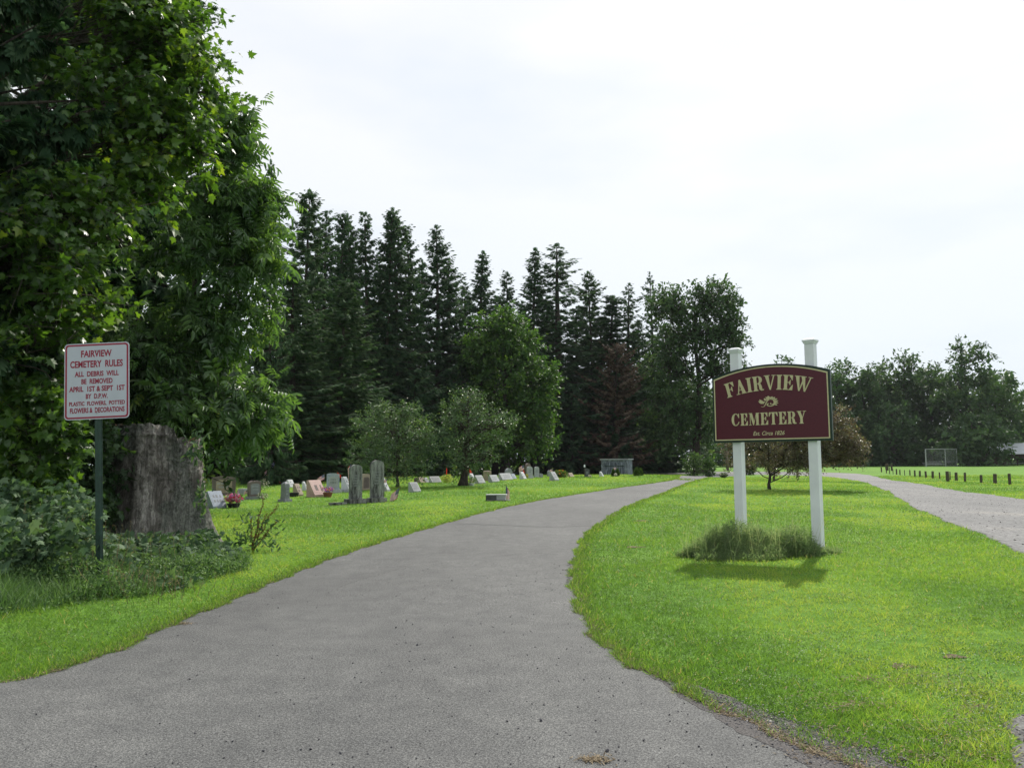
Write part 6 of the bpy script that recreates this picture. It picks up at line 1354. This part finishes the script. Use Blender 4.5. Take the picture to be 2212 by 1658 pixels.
# ------------------------------------------------------------------ backstop
d = 158; bsx0, bsx1 = zx(922) / 1.5913, zx(1258) / 1.5913; A1, A2 = at(bsx0, 1005, d), at(bsx1, 1005, d); k = d / FPX
bs = thing('backstop', 'chain link baseball backstop with steel frame and benches on the ball field', 'backstop', (A1[0], d, 0)); Wd = A2[0] - A1[0]; hb = 55 / 1.5913 * k * .98 + .35; mid = Wd * (1108 - 922) / (1258 - 922)
M_PIPE = plain('galvanised_pipe', (.30, .31, .31), .45, .12, metal=.3)
for x_, w_ in ((0, .16), (mid, .09), (Wd, .06)): Acc().tube([(x_, 0 if x_ < Wd else 1.5, -.1), (x_, 0 if x_ < Wd else 1.5, hb)], w_ / 1.3, 8).build('upright', M_PIPE, bs)
for a_, b_, z_, rr in (((0, 0), (mid, 0), hb, .07), ((mid, 0), (Wd, 1.5), hb, .06), ((0, 0), (mid, 0), .95, .04), ((mid, 0), (Wd, 1.5), .95, .04), ((0, 0), (mid, 0), .5, .05)): Acc().tube([(a_[0], a_[1], z_), (b_[0], b_[1], z_)], rr, 6).build('rail', M_PIPE, bs)
for q0, q1 in (((0, 0), (mid, 0)), ((mid, 0), (Wd, 1.5))):
    a = Acc(); q0, q1 = np.array(q0, float), np.array(q1, float); Lw = np.linalg.norm(q1 - q0); st_ = .30; nn = int((Lw + hb) / st_)
    for i in range(nn):
        for sg in (1, -1):
            u0 = i * st_ - hb; P0 = []; s0, s1 = max(0, u0), min(Lw, u0 + hb)
            if s1 <= s0: continue
            z0_, z1_ = s0 - u0, s1 - u0
            if sg < 0: z0_, z1_ = hb - z0_, hb - z1_
            pa, pb = q0 + (q1 - q0) * s0 / Lw, q0 + (q1 - q0) * s1 / Lw; a.tube([(pa[0], pa[1], z0_), (pb[0], pb[1], z1_)], .009, 3, cap=False)
    a.build('wire_mesh', M_PIPE, bs)
for z_ in (.42, .72): Acc().box((mid * .5, 1.0 + z_, z_), (mid * .95, .28, .05)).build('bench_plank', SM['grey'], bs)
# ------------------------------------------------------------------ brown shelter at the right edge
M_BRW = plain('brown_boards', (.035, .020, .016), .85, .25, 2.0); M_ROOF = plain('metal_roof', (.36, .38, .40), .35, .06, 1.0, metal=.2)
d = 170; zp4 = lambda x, y: (3250 + x / 8.193, 1480 + y / 8.193)
X0, _ = zp4(950, 0); sh0 = at(X0 / 1.5913, 1004, d); Xm = at(zp4(1800, 0)[0] / 1.5913, 1004, d)[0]; Xe = Xm + 7.5
sh = thing('picnic_shelter', 'brown wooden shelter with pale metal roof at the far right edge', 'shelter', (sh0[0], d, 0)); k = d / FS; zw = (1000 - 680) / 8.193 * k + .0
wl_ = Xm - sh0[0]; tw = Xe - sh0[0]
Acc().box((wl_ / 2, 2.5, zw / 2), (wl_, 5.0, zw)).build('board_wall', M_BRW, sh); Acc().box((wl_ + (tw - wl_) / 2, 0, zw * .82), (tw - wl_, .15, zw * .36)).build('beam', M_BRW, sh)
for q in range(4): Acc().box((wl_ + (q + .9) * (tw - wl_) / 4, 0.02, zw * .35), (.16, .14, zw * .7 + .1)).build('support_post', M_BRW, sh)
Acc().xprism([(-1.0, zw - .02), (2.6, zw + 2.2), (6.2, zw - .02), (6.2, zw + .06), (2.6, zw + 2.3), (-1.0, zw + .08)][::-1], wl_ * .45, tw + .8).build('roof', M_ROOF, sh)
Acc().box((wl_ + (tw - wl_) / 2, 1.2, .45), (tw - wl_ - .5, .4, .08)).build('bench_plank', SM['grey'], sh)
# dead trunk and utility pole beyond the sign's left post
P_ = at(1572, 1008, 118); pole = thing('bare_tree', 'bare grey trunk with a few dead twigs beside the left sign post', 'tree', (P_[0], 118, 0)); k = 118 / FPX
a = Acc(); a.tube(bez(np.array([0, 0, -.1]), np.array([-.6, 0, 11]), 0, 8, .006), np.linspace(.22, .10, 8), 8)
a.build('trunk', plain('grey_trunk', (.16, .13, .13), .9, .2), pole, smooth=True)
b = Acc()
for z_, dx, dz in ((2.2, -3.2, 1.0), (4.6, -3.5, 1.0), (5.4, -2.8, 2.0), (4.0, 2.6, 1.6), (6.5, 2.2, 1.5), (3.2, -1.8, -.6)):
    P0 = np.array([-.05 * z_, 0, z_]); b.tube(bez(P0, P0 + [dx, .4, dz], .05, 6, .04), np.linspace(.07, .02, 6), 4)
    for q in range(3): s_ = P0 + np.array([dx, .4, dz]) * rng.uniform(.4, .9); b.tube(bez(s_, s_ + rng.normal(0, .5, 3) + [dx * .15, 0, .3], 0, 4, .03), np.linspace(.03, .01, 4), 3)
b.build('dead_branches', M_BARK, pole)

# ------------------------------------------------------------------ haze
hz = Acc().box((0, 830, 24), (3300, 2160, 51)); m = bpy.data.materials.new('haze_air'); m.use_nodes = True; nt = m.node_tree
nt.nodes.remove(nt.nodes['Principled BSDF']); pv = nt.nodes.new('ShaderNodeVolumePrincipled'); pv.inputs['Color'].default_value = (0.90, 0.94, 1.0, 1); pv.inputs['Density'].default_value = 0.00010; pv.inputs['Anisotropy'].default_value = 0.0
nt.links.new(pv.outputs[0], nt.nodes['Material Output'].inputs['Volume'])
tag(hz.build('haze', m), kind='stuff')
